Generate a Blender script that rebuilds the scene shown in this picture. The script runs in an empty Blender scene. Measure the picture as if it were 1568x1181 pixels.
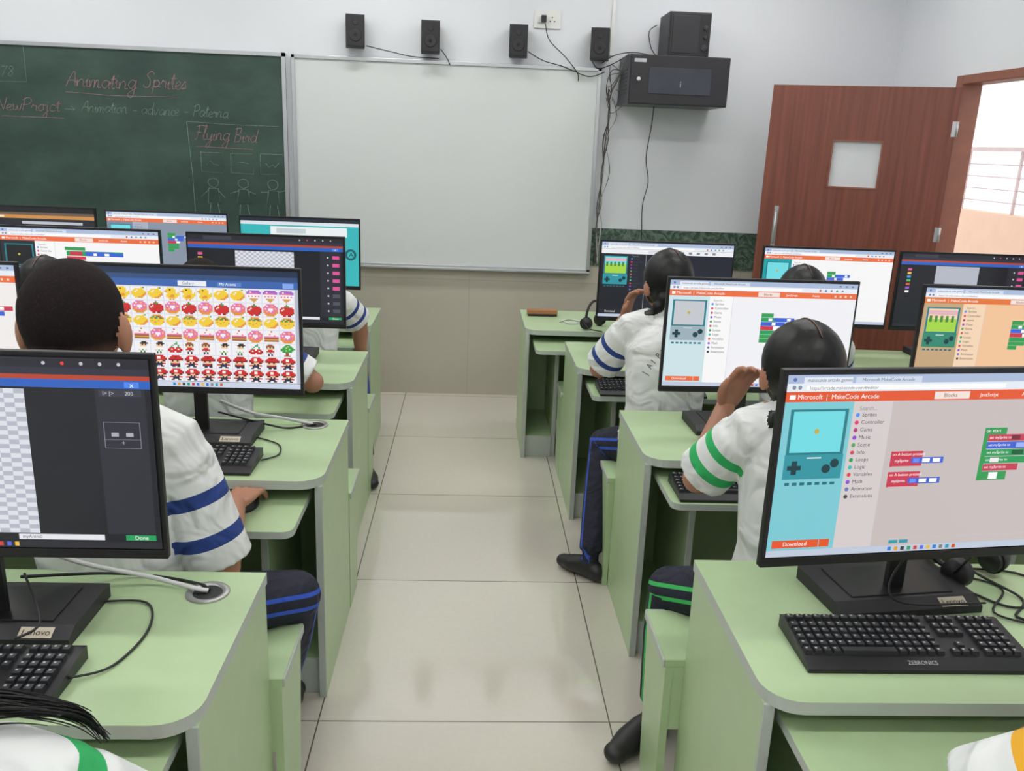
import bpy, bmesh, math, random
import numpy as np
from mathutils import Vector, Matrix
from mathutils.bvhtree import BVHTree
random.seed(7)
scene = bpy.context.scene
try:
    scene.view_settings.view_transform = 'Standard'
    scene.view_settings.look = 'None'
except Exception:
    pass

# ------------------------------------------------------------ materials
def lin(c):
    c = c / 255.0
    return c / 12.92 if c <= 0.04045 else ((c + 0.055) / 1.055) ** 2.4
def rgb(r, g, b): return (lin(r), lin(g), lin(b), 1)
def hexc(h): return rgb(int(h[0:2], 16), int(h[2:4], 16), int(h[4:6], 16))
MC = {}
def mat(name, col, rough=0.5, metal=0.0, var=0.06, scale=8.0, spec=0.5, bump=0.0, stretch=None):
    if name in MC: return MC[name]
    m = bpy.data.materials.new(name); m.use_nodes = True
    nt = m.node_tree; b = nt.nodes['Principled BSDF']
    b.inputs['Roughness'].default_value = rough
    b.inputs['Metallic'].default_value = metal
    b.inputs['Specular IOR Level'].default_value = spec
    c = rgb(*col)
    tc = nt.nodes.new('ShaderNodeTexCoord'); n = nt.nodes.new('ShaderNodeTexNoise')
    n.inputs['Scale'].default_value = scale; n.inputs['Detail'].default_value = 3
    if stretch:
        mp = nt.nodes.new('ShaderNodeMapping'); mp.inputs['Scale'].default_value = stretch
        nt.links.new(tc.outputs['Object'], mp.inputs[0]); nt.links.new(mp.outputs[0], n.inputs['Vector'])
    else: nt.links.new(tc.outputs['Object'], n.inputs['Vector'])
    r = nt.nodes.new('ShaderNodeValToRGB')
    r.color_ramp.elements[0].position = 0.3; r.color_ramp.elements[1].position = 0.7
    r.color_ramp.elements[0].color = tuple(x * (1 - var) for x in c[:3]) + (1,)
    r.color_ramp.elements[1].color = tuple(min(1, x * (1 + var)) for x in c[:3]) + (1,)
    nt.links.new(n.outputs['Fac'], r.inputs['Fac']); nt.links.new(r.outputs['Color'], b.inputs['Base Color'])
    if bump > 0:
        bp = nt.nodes.new('ShaderNodeBump'); bp.inputs['Strength'].default_value = bump; bp.inputs['Distance'].default_value = 0.01
        nt.links.new(n.outputs['Fac'], bp.inputs['Height']); nt.links.new(bp.outputs['Normal'], b.inputs['Normal'])
    MC[name] = m
    return m
def em(h, s=.95):
    k = 'screen_' + h + ('_%g' % s)
    if k in MC: return MC[k]
    m = bpy.data.materials.new(k); m.use_nodes = True
    b = m.node_tree.nodes['Principled BSDF']
    b.inputs['Base Color'].default_value = (0.01, 0.01, 0.01, 1)
    b.inputs['Roughness'].default_value = 0.35
    b.inputs['Emission Color'].default_value = hexc(h)
    b.inputs['Emission Strength'].default_value = s
    try: m.cycles.emission_sampling = 'NONE'
    except Exception: pass
    MC[k] = m
    return m
M_wall = mat('wall_paint', (222, 224, 229), 0.6, var=0.015, scale=2)
M_ceil = mat('ceiling_paint', (236, 236, 238), 0.8, var=0.01)
M_green = mat('green_laminate', (170, 193, 150), 0.34, var=0.025, scale=14)
M_edge = mat('grey_edge_band', (176, 184, 176), 0.4, var=0.02)
M_alu = mat('aluminium', (190, 192, 195), 0.35, metal=0.7, var=0.03)
M_black = mat('black_plastic', (22, 22, 25), 0.38, var=0.1)
M_black2 = mat('matt_black', (34, 32, 37), 0.5, var=0.1)
M_cab = mat('cabinet_steel', (44, 46, 54), 0.35, var=0.08)
M_key = mat('key_black', (38, 39, 43), 0.42, var=0.05)
M_keyleg = mat('key_legend', (175, 178, 182), 0.5)
M_cable = mat('cable_black', (25, 25, 28), 0.5)
M_cableg = mat('cable_grey', (88, 82, 76), 0.6)
M_cablew = mat('cable_white', (205, 205, 205), 0.5)
M_silver = mat('grommet_silver', (165, 165, 162), 0.3, metal=0.6)
M_wood = mat('duster_wood', (165, 110, 70), 0.6, var=0.1, scale=30)
M_cream = mat('parapet_paint', (226, 190, 166), 0.8, var=0.03)
M_rail = mat('rail_metal', (196, 176, 174), 0.4, metal=0.1)
M_label = mat('label_beige', (190, 180, 160), 0.5)
M_white = mat('white_plastic', (225, 225, 222), 0.4, var=0.02)
M_board = mat('whiteboard_surface', (208, 212, 212), 0.26, var=0.012, scale=1.5)
M_chalk = mat('chalk_white', (120, 141, 132), 0.9, var=0.3, scale=60)
M_chalkp = mat('chalk_pink', (160, 122, 130), 0.9, var=0.3, scale=60)
M_glass = mat('cabinet_glass', (56, 60, 68), 0.15, var=0.1)
M_pane = mat('painted_bright_pane', (208, 211, 215), 0.3, var=0.02)  # pale colour stands in for the bright wall seen through the door window
M_outfloor = mat('corridor_tile', (200, 195, 188), 0.4)
M_eyew = mat('eye_white', (235, 235, 230), 0.3)
M_lip = mat('lips', (150, 88, 80), 0.5)

def special(name):
    m = bpy.data.materials.new(name); m.use_nodes = True
    return m, m.node_tree, m.node_tree.nodes['Principled BSDF']
# chalkboard
M_chalkb, nt, b = special('chalkboard_green')
tc = nt.nodes.new('ShaderNodeTexCoord'); n = nt.nodes.new('ShaderNodeTexNoise'); n.inputs['Scale'].default_value = 2.2
n.inputs['Detail'].default_value = 6; n.inputs['Roughness'].default_value = 0.6
mp = nt.nodes.new('ShaderNodeMapping'); mp.inputs['Scale'].default_value = (1, 1, 1.8)
nt.links.new(tc.outputs['Object'], mp.inputs[0]); nt.links.new(mp.outputs[0], n.inputs['Vector'])
r = nt.nodes.new('ShaderNodeValToRGB'); r.color_ramp.elements[0].position = 0.35; r.color_ramp.elements[1].position = 0.75
r.color_ramp.elements[0].color = rgb(38, 62, 55); r.color_ramp.elements[1].color = rgb(66, 90, 80)
nt.links.new(n.outputs['Fac'], r.inputs['Fac']); nt.links.new(r.outputs['Color'], b.inputs['Base Color']); b.inputs['Roughness'].default_value = 0.6
# floor
M_floor, nt, b = special('floor_tiles')
tc = nt.nodes.new('ShaderNodeTexCoord'); mp = nt.nodes.new('ShaderNodeMapping')
mp.inputs['Location'].default_value = (0.41 + 8.6, -3.04 + 8.5, 0)
bk = nt.nodes.new('ShaderNodeTexBrick'); bk.offset = 0.0; bk.squash = 1.0
bk.inputs['Scale'].default_value = 1.0; bk.inputs['Brick Width'].default_value = 0.86; bk.inputs['Row Height'].default_value = 0.85
bk.inputs['Mortar Size'].default_value = 0.0024; bk.inputs['Mortar Smooth'].default_value = 0.3
bk.inputs['Color1'].default_value = rgb(206, 200, 188); bk.inputs['Color2'].default_value = rgb(211, 205, 193); bk.inputs['Mortar'].default_value = rgb(98, 90, 80)
n = nt.nodes.new('ShaderNodeTexNoise'); n.inputs['Scale'].default_value = 60; n.inputs['Detail'].default_value = 4
mx = nt.nodes.new('ShaderNodeMix'); mx.data_type = 'RGBA'; mx.blend_type = 'MULTIPLY'; mx.inputs[0].default_value = 0.08
nt.links.new(tc.outputs['Object'], mp.inputs[0]); nt.links.new(mp.outputs[0], bk.inputs['Vector']); nt.links.new(tc.outputs['Object'], n.inputs['Vector'])
nt.links.new(bk.outputs['Color'], mx.inputs[6]); nt.links.new(n.outputs['Fac'], mx.inputs[7]); nt.links.new(mx.outputs[2], b.inputs['Base Color'])
b.inputs['Roughness'].default_value = 0.06
b.inputs['IOR'].default_value = 2.0
# dado tiles
M_dado, nt, b = special('beige_dado_tile')
tc = nt.nodes.new('ShaderNodeTexCoord'); bk = nt.nodes.new('ShaderNodeTexBrick'); bk.offset = 0.0
sp = nt.nodes.new('ShaderNodeSeparateXYZ'); cb = nt.nodes.new('ShaderNodeCombineXYZ')
nt.links.new(tc.outputs['Object'], sp.inputs[0]); nt.links.new(sp.outputs['X'], cb.inputs['X']); nt.links.new(sp.outputs['Z'], cb.inputs['Y'])
nt.links.new(cb.outputs[0], bk.inputs['Vector'])
bk.inputs['Scale'].default_value = 1.0; bk.inputs['Brick Width'].default_value = 0.9; bk.inputs['Row Height'].default_value = 0.78
bk.inputs['Mortar Size'].default_value = 0.001
bk.inputs['Color1'].default_value = rgb(182, 177, 163); bk.inputs['Color2'].default_value = rgb(179, 174, 160); bk.inputs['Mortar'].default_value = rgb(150, 144, 130)
nt.links.new(bk.outputs['Color'], b.inputs['Base Color']); b.inputs['Roughness'].default_value = 0.25
# marble
M_marble, nt, b = special('green_marble')
tc = nt.nodes.new('ShaderNodeTexCoord'); n = nt.nodes.new('ShaderNodeTexNoise'); n.inputs['Scale'].default_value = 14
n.inputs['Detail'].default_value = 8; n.inputs['Distortion'].default_value = 3.0
r = nt.nodes.new('ShaderNodeValToRGB'); r.color_ramp.elements[0].position = 0.42; r.color_ramp.elements[1].position = 0.66
r.color_ramp.elements[0].color = rgb(62, 82, 72); r.color_ramp.elements[1].color = rgb(112, 130, 116)
nt.links.new(tc.outputs['Object'], n.inputs['Vector']); nt.links.new(n.outputs['Fac'], r.inputs['Fac']); nt.links.new(r.outputs['Color'], b.inputs['Base Color']); b.inputs['Roughness'].default_value = 0.2
# door wood
M_door, nt, b = special('door_wood_veneer')
tc = nt.nodes.new('ShaderNodeTexCoord'); mp = nt.nodes.new('ShaderNodeMapping'); mp.inputs['Scale'].default_value = (45, 45, 1.6)
n = nt.nodes.new('ShaderNodeTexNoise'); n.inputs['Scale'].default_value = 1.0; n.inputs['Detail'].default_value = 4
r = nt.nodes.new('ShaderNodeValToRGB'); r.color_ramp.elements[0].position = 0.3; r.color_ramp.elements[1].position = 0.7
r.color_ramp.elements[0].color = rgb(104, 56, 44); r.color_ramp.elements[1].color = rgb(130, 74, 58)
nt.links.new(tc.outputs['Object'], mp.inputs[0]); nt.links.new(mp.outputs[0], n.inputs['Vector'])
nt.links.new(n.outputs['Fac'], r.inputs['Fac']); nt.links.new(r.outputs['Color'], b.inputs['Base Color']); b.inputs['Roughness'].default_value = 0.4
M_frame = mat('door_frame_wood', (140, 88, 70), 0.5, var=0.08, scale=20)

def light_mat():
    m, nt, b = special('led_diffuser')
    b.inputs['Emission Color'].default_value = (1.0, 0.995, 0.98, 1)
    b.inputs['Emission Strength'].default_value = 17.5
    return m
M_led = light_mat()

def cloth_bump(nt, b, scale, strength, dist):
    tc = nt.nodes.new('ShaderNodeTexCoord'); n = nt.nodes.new('ShaderNodeTexNoise'); n.inputs['Scale'].default_value = scale
    n.inputs['Detail'].default_value = 2; n.inputs['Distortion'].default_value = 1.0
    bp = nt.nodes.new('ShaderNodeBump'); bp.inputs['Strength'].default_value = strength; bp.inputs['Distance'].default_value = dist
    nt.links.new(tc.outputs['Object'], n.inputs['Vector']); nt.links.new(n.outputs['Fac'], bp.inputs['Height']); nt.links.new(bp.outputs['Normal'], b.inputs['Normal'])
def shirt_mat(name, stripe, bands):
    if name in MC: return MC[name]
    m, nt, b = special(name)
    at = nt.nodes.new('ShaderNodeAttribute'); at.attribute_name = 'st'
    tot = None
    for (a, c) in bands:
        g = nt.nodes.new('ShaderNodeMath'); g.operation = 'GREATER_THAN'; g.inputs[1].default_value = a
        l = nt.nodes.new('ShaderNodeMath'); l.operation = 'LESS_THAN'; l.inputs[1].default_value = c
        p = nt.nodes.new('ShaderNodeMath'); p.operation = 'MULTIPLY'
        nt.links.new(at.outputs['Fac'], g.inputs[0]); nt.links.new(at.outputs['Fac'], l.inputs[0])
        nt.links.new(g.outputs[0], p.inputs[0]); nt.links.new(l.outputs[0], p.inputs[1])
        if tot is None: tot = p
        else:
            s = nt.nodes.new('ShaderNodeMath'); s.operation = 'ADD'
            nt.links.new(tot.outputs[0], s.inputs[0]); nt.links.new(p.outputs[0], s.inputs[1]); tot = s
    mx = nt.nodes.new('ShaderNodeMix'); mx.data_type = 'RGBA'
    mx.inputs[6].default_value = rgb(220, 222, 221); mx.inputs[7].default_value = rgb(*stripe)
    nt.links.new(tot.outputs[0], mx.inputs[0]); nt.links.new(mx.outputs[2], b.inputs['Base Color'])
    b.inputs['Roughness'].default_value = 0.85
    cloth_bump(nt, b, 8, .9, .04)
    MC[name] = m; return m
def pants_mat(name, stripe):
    if name in MC: return MC[name]
    m, nt, b = special(name)
    at = nt.nodes.new('ShaderNodeAttribute'); at.attribute_name = 'lg'
    ab = nt.nodes.new('ShaderNodeMath'); ab.operation = 'ABSOLUTE'
    g = nt.nodes.new('ShaderNodeMath'); g.operation = 'GREATER_THAN'; g.inputs[1].default_value = 0.012
    l = nt.nodes.new('ShaderNodeMath'); l.operation = 'LESS_THAN'; l.inputs[1].default_value = 0.023
    p = nt.nodes.new('ShaderNodeMath'); p.operation = 'MULTIPLY'
    nt.links.new(at.outputs['Fac'], ab.inputs[0]); nt.links.new(ab.outputs[0], g.inputs[0]); nt.links.new(ab.outputs[0], l.inputs[0])
    nt.links.new(g.outputs[0], p.inputs[0]); nt.links.new(l.outputs[0], p.inputs[1])
    mx = nt.nodes.new('ShaderNodeMix'); mx.data_type = 'RGBA'
    mx.inputs[6].default_value = rgb(26, 28, 46); mx.inputs[7].default_value = rgb(*stripe)
    nt.links.new(p.outputs[0], mx.inputs[0]); nt.links.new(mx.outputs[2], b.inputs['Base Color']); b.inputs['Roughness'].default_value = 0.8
    cloth_bump(nt, b, 11, .8, .03)
    MC[name] = m; return m
def buzz_mat():
    m, nt, b = special('hair_buzz')
    at = nt.nodes.new('ShaderNodeAttribute'); at.attribute_name = 'fd'
    tc = nt.nodes.new('ShaderNodeTexCoord'); n = nt.nodes.new('ShaderNodeTexNoise'); n.inputs['Scale'].default_value = 260; n.inputs['Detail'].default_value = 2
    nt.links.new(tc.outputs['Object'], n.inputs['Vector'])
    ad = nt.nodes.new('ShaderNodeMath'); ad.operation = 'MULTIPLY_ADD'; ad.inputs[1].default_value = .35; ad.inputs[2].default_value = -.17
    s = nt.nodes.new('ShaderNodeMath'); s.operation = 'ADD'; s.use_clamp = True
    nt.links.new(n.outputs['Fac'], ad.inputs[0]); nt.links.new(ad.outputs[0], s.inputs[0]); nt.links.new(at.outputs['Fac'], s.inputs[1])
    mx = nt.nodes.new('ShaderNodeMix'); mx.data_type = 'RGBA'; mx.inputs[6].default_value = rgb(30, 25, 26); mx.inputs[7].default_value = rgb(112, 80, 66)
    nt.links.new(s.outputs[0], mx.inputs[0]); nt.links.new(mx.outputs[2], b.inputs['Base Color'])
    b.inputs['Roughness'].default_value = .85; b.inputs['Specular IOR Level'].default_value = .15
    return m
M_skin = mat('skin', (168, 118, 94), 0.5, var=0.06, scale=14)
M_hair = mat('hair_black', (13, 11, 12), 0.42, var=0.35, scale=1, bump=0.06, stretch=(160, 160, 14), spec=.35)
M_buzz = buzz_mat()
M_shoe = mat('shoe_black', (30, 29, 30), 0.45, var=0.1)
M_part = mat('hair_parting', (110, 82, 70), 0.6)

# ------------------------------------------------------------ builder
_tcache = {}
def text_geo(s, shear=0.0, off=0.0):
    k = (s, shear, off)
    if k in _tcache: return _tcache[k]
    cu = bpy.data.curves.new('t', 'FONT'); cu.body = s; cu.size = 1; cu.shear = shear; cu.resolution_u = 3; cu.offset = off
    o = bpy.data.objects.new('t', cu); scene.collection.objects.link(o)
    dg = bpy.context.evaluated_depsgraph_get(); me = bpy.data.meshes.new_from_object(o.evaluated_get(dg))
    vs = [(v.co.x, v.co.y) for v in me.vertices]; fs = [tuple(p.vertices) for p in me.polygons]
    bpy.data.objects.remove(o); bpy.data.curves.remove(cu); bpy.data.meshes.remove(me)
    _tcache[k] = (vs, fs); return vs, fs
def frames(pts, hint=None):
    pts = [Vector(p) for p in pts]; out = []; a = Vector(hint) if hint else None
    for i, p in enumerate(pts):
        t = (pts[min(i + 1, len(pts) - 1)] - pts[max(i - 1, 0)])
        t = t.normalized() if t.length > 1e-9 else Vector((0, 0, 1))
        if a is None: a = Vector((1, 0, 0)) if abs(t.x) < 0.8 else Vector((0, 0, 1))
        aa = (a - t * a.dot(t))
        if aa.length < 1e-4: aa = t.orthogonal()
        aa.normalize()
        if not hint: a = aa
        out.append((p, aa, t.cross(aa)))
    return out
def catmull(pts, n=6):
    P = [Vector(p) for p in pts]
    if len(P) < 3: return P
    out = []
    for i in range(len(P) - 1):
        p0 = P[max(i - 1, 0)]; p1 = P[i]; p2 = P[i + 1]; p3 = P[min(i + 2, len(P) - 1)]
        for j in range(n):
            t = j / n
            out.append(0.5 * ((2 * p1) + (p2 - p0) * t + (2 * p0 - 5 * p1 + 4 * p2 - p3) * t * t + (3 * p1 - p0 - 3 * p2 + p3) * t ** 3))
    out.append(P[-1]); return out
_bm = bmesh.new(); bmesh.ops.create_icosphere(_bm, subdivisions=3, radius=1)
ICO_V = [v.co.copy() for v in _bm.verts]; ICO_F = [tuple(v.index for v in f.verts) for f in _bm.faces]; _bm.free()

class B:
    def __init__(s): s.v = []; s.f = []; s.m = []; s.mats = []; s.sm = []
    def mi(s, m):
        if m not in s.mats: s.mats.append(m)
        return s.mats.index(m)
    def add(s, vs, fs, m, smooth=False, M=None):
        o = len(s.v); i = s.mi(m) if m else 0
        s.v += [tuple(M @ Vector(v)) if M else tuple(v) for v in vs]
        for f in fs: s.f.append(tuple(o + k for k in f)); s.m.append(i); s.sm.append(smooth)
    def box(s, x0, x1, y0, y1, z0, z1, m, M=None, taper=0):
        if x0 > x1: x0, x1 = x1, x0
        t = taper
        vs = [(x0, y0, z0), (x1, y0, z0), (x1, y1, z0), (x0, y1, z0), (x0 + t, y0 + t, z1), (x1 - t, y0 + t, z1), (x1 - t, y1 - t, z1), (x0 + t, y1 - t, z1)]
        s.add(vs, [(3, 2, 1, 0), (4, 5, 6, 7), (0, 1, 5, 4), (1, 2, 6, 5), (2, 3, 7, 6), (3, 0, 4, 7)], m, M=M)
    def prism(s, poly, z0, z1, m, side=None, axis='z', M=None):
        n = len(poly)
        f = {'z': lambda p, z: (p[0], p[1], z), 'x': lambda p, z: (z, p[0], p[1]), 'y': lambda p, z: (p[0], z, p[1])}[axis]
        vs = [f(p, z0) for p in poly] + [f(p, z1) for p in poly]
        s.add(vs, [tuple(range(n))[::-1], tuple(range(n, 2 * n))], m, M=M)
        s.add(vs, [(i, (i + 1) % n, n + (i + 1) % n, n + i) for i in range(n)], side or m, M=M)
    def tube(s, pts, rad, m, n=8, hint=None, smooth=True, M=None, caps=True):
        fr = frames(pts, hint); vs = []; fs = []
        for i, (p, a, b) in enumerate(fr):
            r = rad[i] if isinstance(rad, (list, tuple)) else rad
            ra, rb = r if isinstance(r, (list, tuple)) else (r, r)
            for j in range(n):
                th = 2 * math.pi * j / n
                vs.append(p + a * (math.cos(th) * ra) + b * (math.sin(th) * rb))
        k = len(fr)
        for i in range(k - 1):
            for j in range(n):
                fs.append((i * n + j, i * n + (j + 1) % n, (i + 1) * n + (j + 1) % n, (i + 1) * n + j))
        if caps: fs.append(tuple(range(n))[::-1]); fs.append(tuple(range((k - 1) * n, k * n)))
        s.add(vs, fs, m, smooth, M)
    def ell(s, c, r, m, M=None, R=None):
        c = Vector(c); vs = []
        for v in ICO_V:
            q = Vector((v.x * r[0], v.y * r[1], v.z * r[2]))
            if R: q = R @ q
            vs.append(c + q)
        s.add(vs, ICO_F, m, True, M)
    def text(s, t, o, xd, yd, size, m, shear=0.0, width=None, off=0.0):
        vs, fs = text_geo(t, shear, off); o = Vector(o); xd = Vector(xd); yd = Vector(yd); sx = size
        if width:
            w = max(v[0] for v in vs); sx = width / w
        s.add([o + xd * (v[0] * sx) + yd * (v[1] * size) for v in vs], fs, m)
    def disc(s, c, r, m, n=16, r2=None, y=True):
        c = Vector(c); s.add([c + Vector((math.cos(2 * math.pi * i / n) * r, 0, math.sin(2 * math.pi * i / n) * (r2 or r))) for i in range(n)], [tuple(range(n))], m)
    def obj(s, name, bevel=0, loc=None, rot=0, recenter=True, parent=None, fixn=True, seg=2):
        me = bpy.data.meshes.new(name); off = Vector((0, 0, 0))
        if recenter and loc is None:
            a = np.array(s.v); mn = a.min(0); mxx = a.max(0)
            off = Vector(((mn[0] + mxx[0]) / 2, (mn[1] + mxx[1]) / 2, mn[2]))
        me.from_pydata([tuple(Vector(v) - off) for v in s.v], [], s.f)
        for m in s.mats: me.materials.append(m)
        me.polygons.foreach_set('material_index', s.m); me.polygons.foreach_set('use_smooth', s.sm)
        if fixn:
            bm = bmesh.new(); bm.from_mesh(me); bmesh.ops.recalc_face_normals(bm, faces=bm.faces); bm.to_mesh(me); bm.free()
        me.update()
        o = bpy.data.objects.new(name, me); scene.collection.objects.link(o)
        o.location = Vector(loc) if loc is not None else off
        o.rotation_euler = (0, 0, rot)
        if parent: o.parent = parent
        if bevel:
            md = o.modifiers.new('bevel', 'BEVEL'); md.width = bevel; md.segments = seg; md.limit_method = 'ANGLE'; md.angle_limit = math.radians(40)
        return o

# ------------------------------------------------------------ room shell
YW = 5.66; XR = 2.65; XL = -3.9; YB = -2.4; ZC = 3.1; WT = .10
def simple_box(name, x0, x1, y0, y1, z0, z1, m):
    b = B(); b.box(x0, x1, y0, y1, z0, z1, m); return b.obj(name)
fl = B(); fl.box(XL - .2, XR + WT, YB - .2, YW + .2, -0.1, 0, M_floor); fl.obj('floor', loc=(0, 0, 0))
simple_box('ceiling', XL - .2, XR + WT, YB - .2, YW + .2, ZC, ZC + .1, M_ceil)
simple_box('wall_front', XL - .2, XR + WT, YW, YW + .2, 0, ZC, M_wall)
simple_box('wall_left', XL - .2, XL, YB, YW, 0, ZC, M_wall)
simple_box('wall_back', XL - .2, XR + WT, YB - .2, YB, 0, ZC, M_wall)
OY0, OY1, OZ = 3.80, 4.86, 2.09
b = B()
b.box(XR, XR + WT, OY1, YW, 0, ZC, M_wall); b.box(XR, XR + WT, YB, OY0, 0, ZC, M_wall); b.box(XR, XR + WT, OY0, OY1, OZ, ZC, M_wall)
b.obj('wall_right')
b = B(); b.box(XL, XR, YW - .012, YW, 0, .90, M_dado); b.obj('trim_1', loc=(0, 0, 0))
b = B(); b.box(XL, XR, YW - .016, YW, .90, 1.145, M_marble); b.obj('trim_2')
# door frame + leaf
b = B()
b.box(XR - .012, XR + WT + .005, OY1 - .035, OY1 + .03, 0, OZ + .012, M_frame)
b.box(XR - .012, XR + WT + .005, OY0 - .012, OY0 + .05, 0, OZ + .012, M_frame)
b.box(XR - .012, XR + WT + .005, OY0 + .05, OY1 - .035, OZ - .035, OZ + .012, M_frame)
b.obj('door_frame', bevel=.004)
hx, hy = 2.628, 4.80; ex, ey = 1.715, 5.15
L = math.hypot(ex - hx, ey - hy); ang = math.atan2(ey - hy, ex - hx)
b = B()
t = .018; Zt = 2.035; w0, w1 = L - .625, L - .355; z0, z1 = 1.48, 1.745
b.box(0, w0, -t, t, .01, Zt, M_door); b.box(w1, L, -t, t, .01, Zt, M_door)
b.box(w0, w1, -t, t, .01, z0, M_door); b.box(w0, w1, -t, t, z1, Zt, M_door)
b.box(w0, w1, -.003, .003, z0, z1, M_pane)
for (a, c, d, e) in ((w0, w1, z0, z0 + .008), (w0, w1, z1 - .008, z1), (w0, w0 + .008, z0, z1), (w1 - .008, w1, z0, z1)):
    b.box(a, c, -t - .003, t + .003, d, e, M_frame)
for s in (-1, 1):   # pull handle both faces
    hxp = L - .095
    b.tube([(hxp, s * t, 1.15), (hxp, s * (t + .035), 1.155), (hxp, s * (t + .035), 1.325), (hxp, s * t, 1.33)], .008, M_alu)
    b.box(hxp - .012, hxp + .012, s * (t) - .003, s * t + .003, 1.12, 1.36, M_alu)
for z in (1.82, 1.25, .3):
    b.tube([(-.006, t + .004, z - .04), (-.006, t + .004, z + .04)], .006, M_alu)
    b.box(0, .02, t, t + .003, z - .04, z + .04, M_alu)
    b.box(0, .02, -t - .003, -t, z - .04, z + .04, M_alu)
b.obj('door_1', loc=(hx, hy, 0), rot=ang)
# corridor outside
simple_box('corridor_floor', XR + WT, 4.5, -1, 13, -.1, 0, M_outfloor)
simple_box('parapet_wall', 4.3, 4.45, -1, 13, 0, 1.25, M_cream)
b = B()
b.box(4.33, 4.41, -1, 13, 1.745, 1.78, M_rail)
for z in (1.34, 1.44, 1.54, 1.64): b.tube([(4.37, -1, z), (4.37, 13, z)], .005, M_rail)
for y in np.arange(-.6, 13, .75): b.box(4.36, 4.38, y, y + .02, 1.25, 1.75, M_rail)
b.obj('balcony_railing')
# ------------------------------------------------------------ boards
b = B(); x0, x1, z0, z1 = -1.115, .785, .855, 2.125; yb = YW - .016
b.box(x0 + .01, x1 - .01, yb - .012, yb, z0 + .01, z1 - .01, M_board)
for q in ((x0, x1, z0, z0 + .022), (x0, x1, z1 - .022, z1), (x0, x0 + .022, z0, z1), (x1 - .022, x1, z0, z1)):
    b.box(q[0], q[1], yb - .022, yb, q[2], q[3], M_alu)
b.box(x0 + .4, x1, yb - .05, yb - .02, z0 - .004, z0 + .008, M_alu)
b.obj('whiteboard', bevel=.002)
b = B(); x0, x1, z0, z1 = -3.6, -1.15, .87, 2.13; ys = yb - .012
b.box(x0 + .01, x1 - .01, ys, yb, z0 + .01, z1 - .01, M_chalkb)
for q in ((x0, x1, z0, z0 + .022), (x0, x1, z1 - .022, z1), (x0, x0 + .022, z0, z1), (x1 - .022, x1, z0, z1)):
    b.box(q[0], q[1], yb - .024, yb, q[2], q[3], M_alu)
yc = ys - .0012
X = (1, 0, 0); Z = (0, 0, 1)
def chalk(pts, m=M_chalk, r=.0018): b.tube([(p[0] + random.uniform(-.003, .003), yc, p[1] + random.uniform(-.003, .003)) for p in pts], r, m, n=5)
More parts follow.
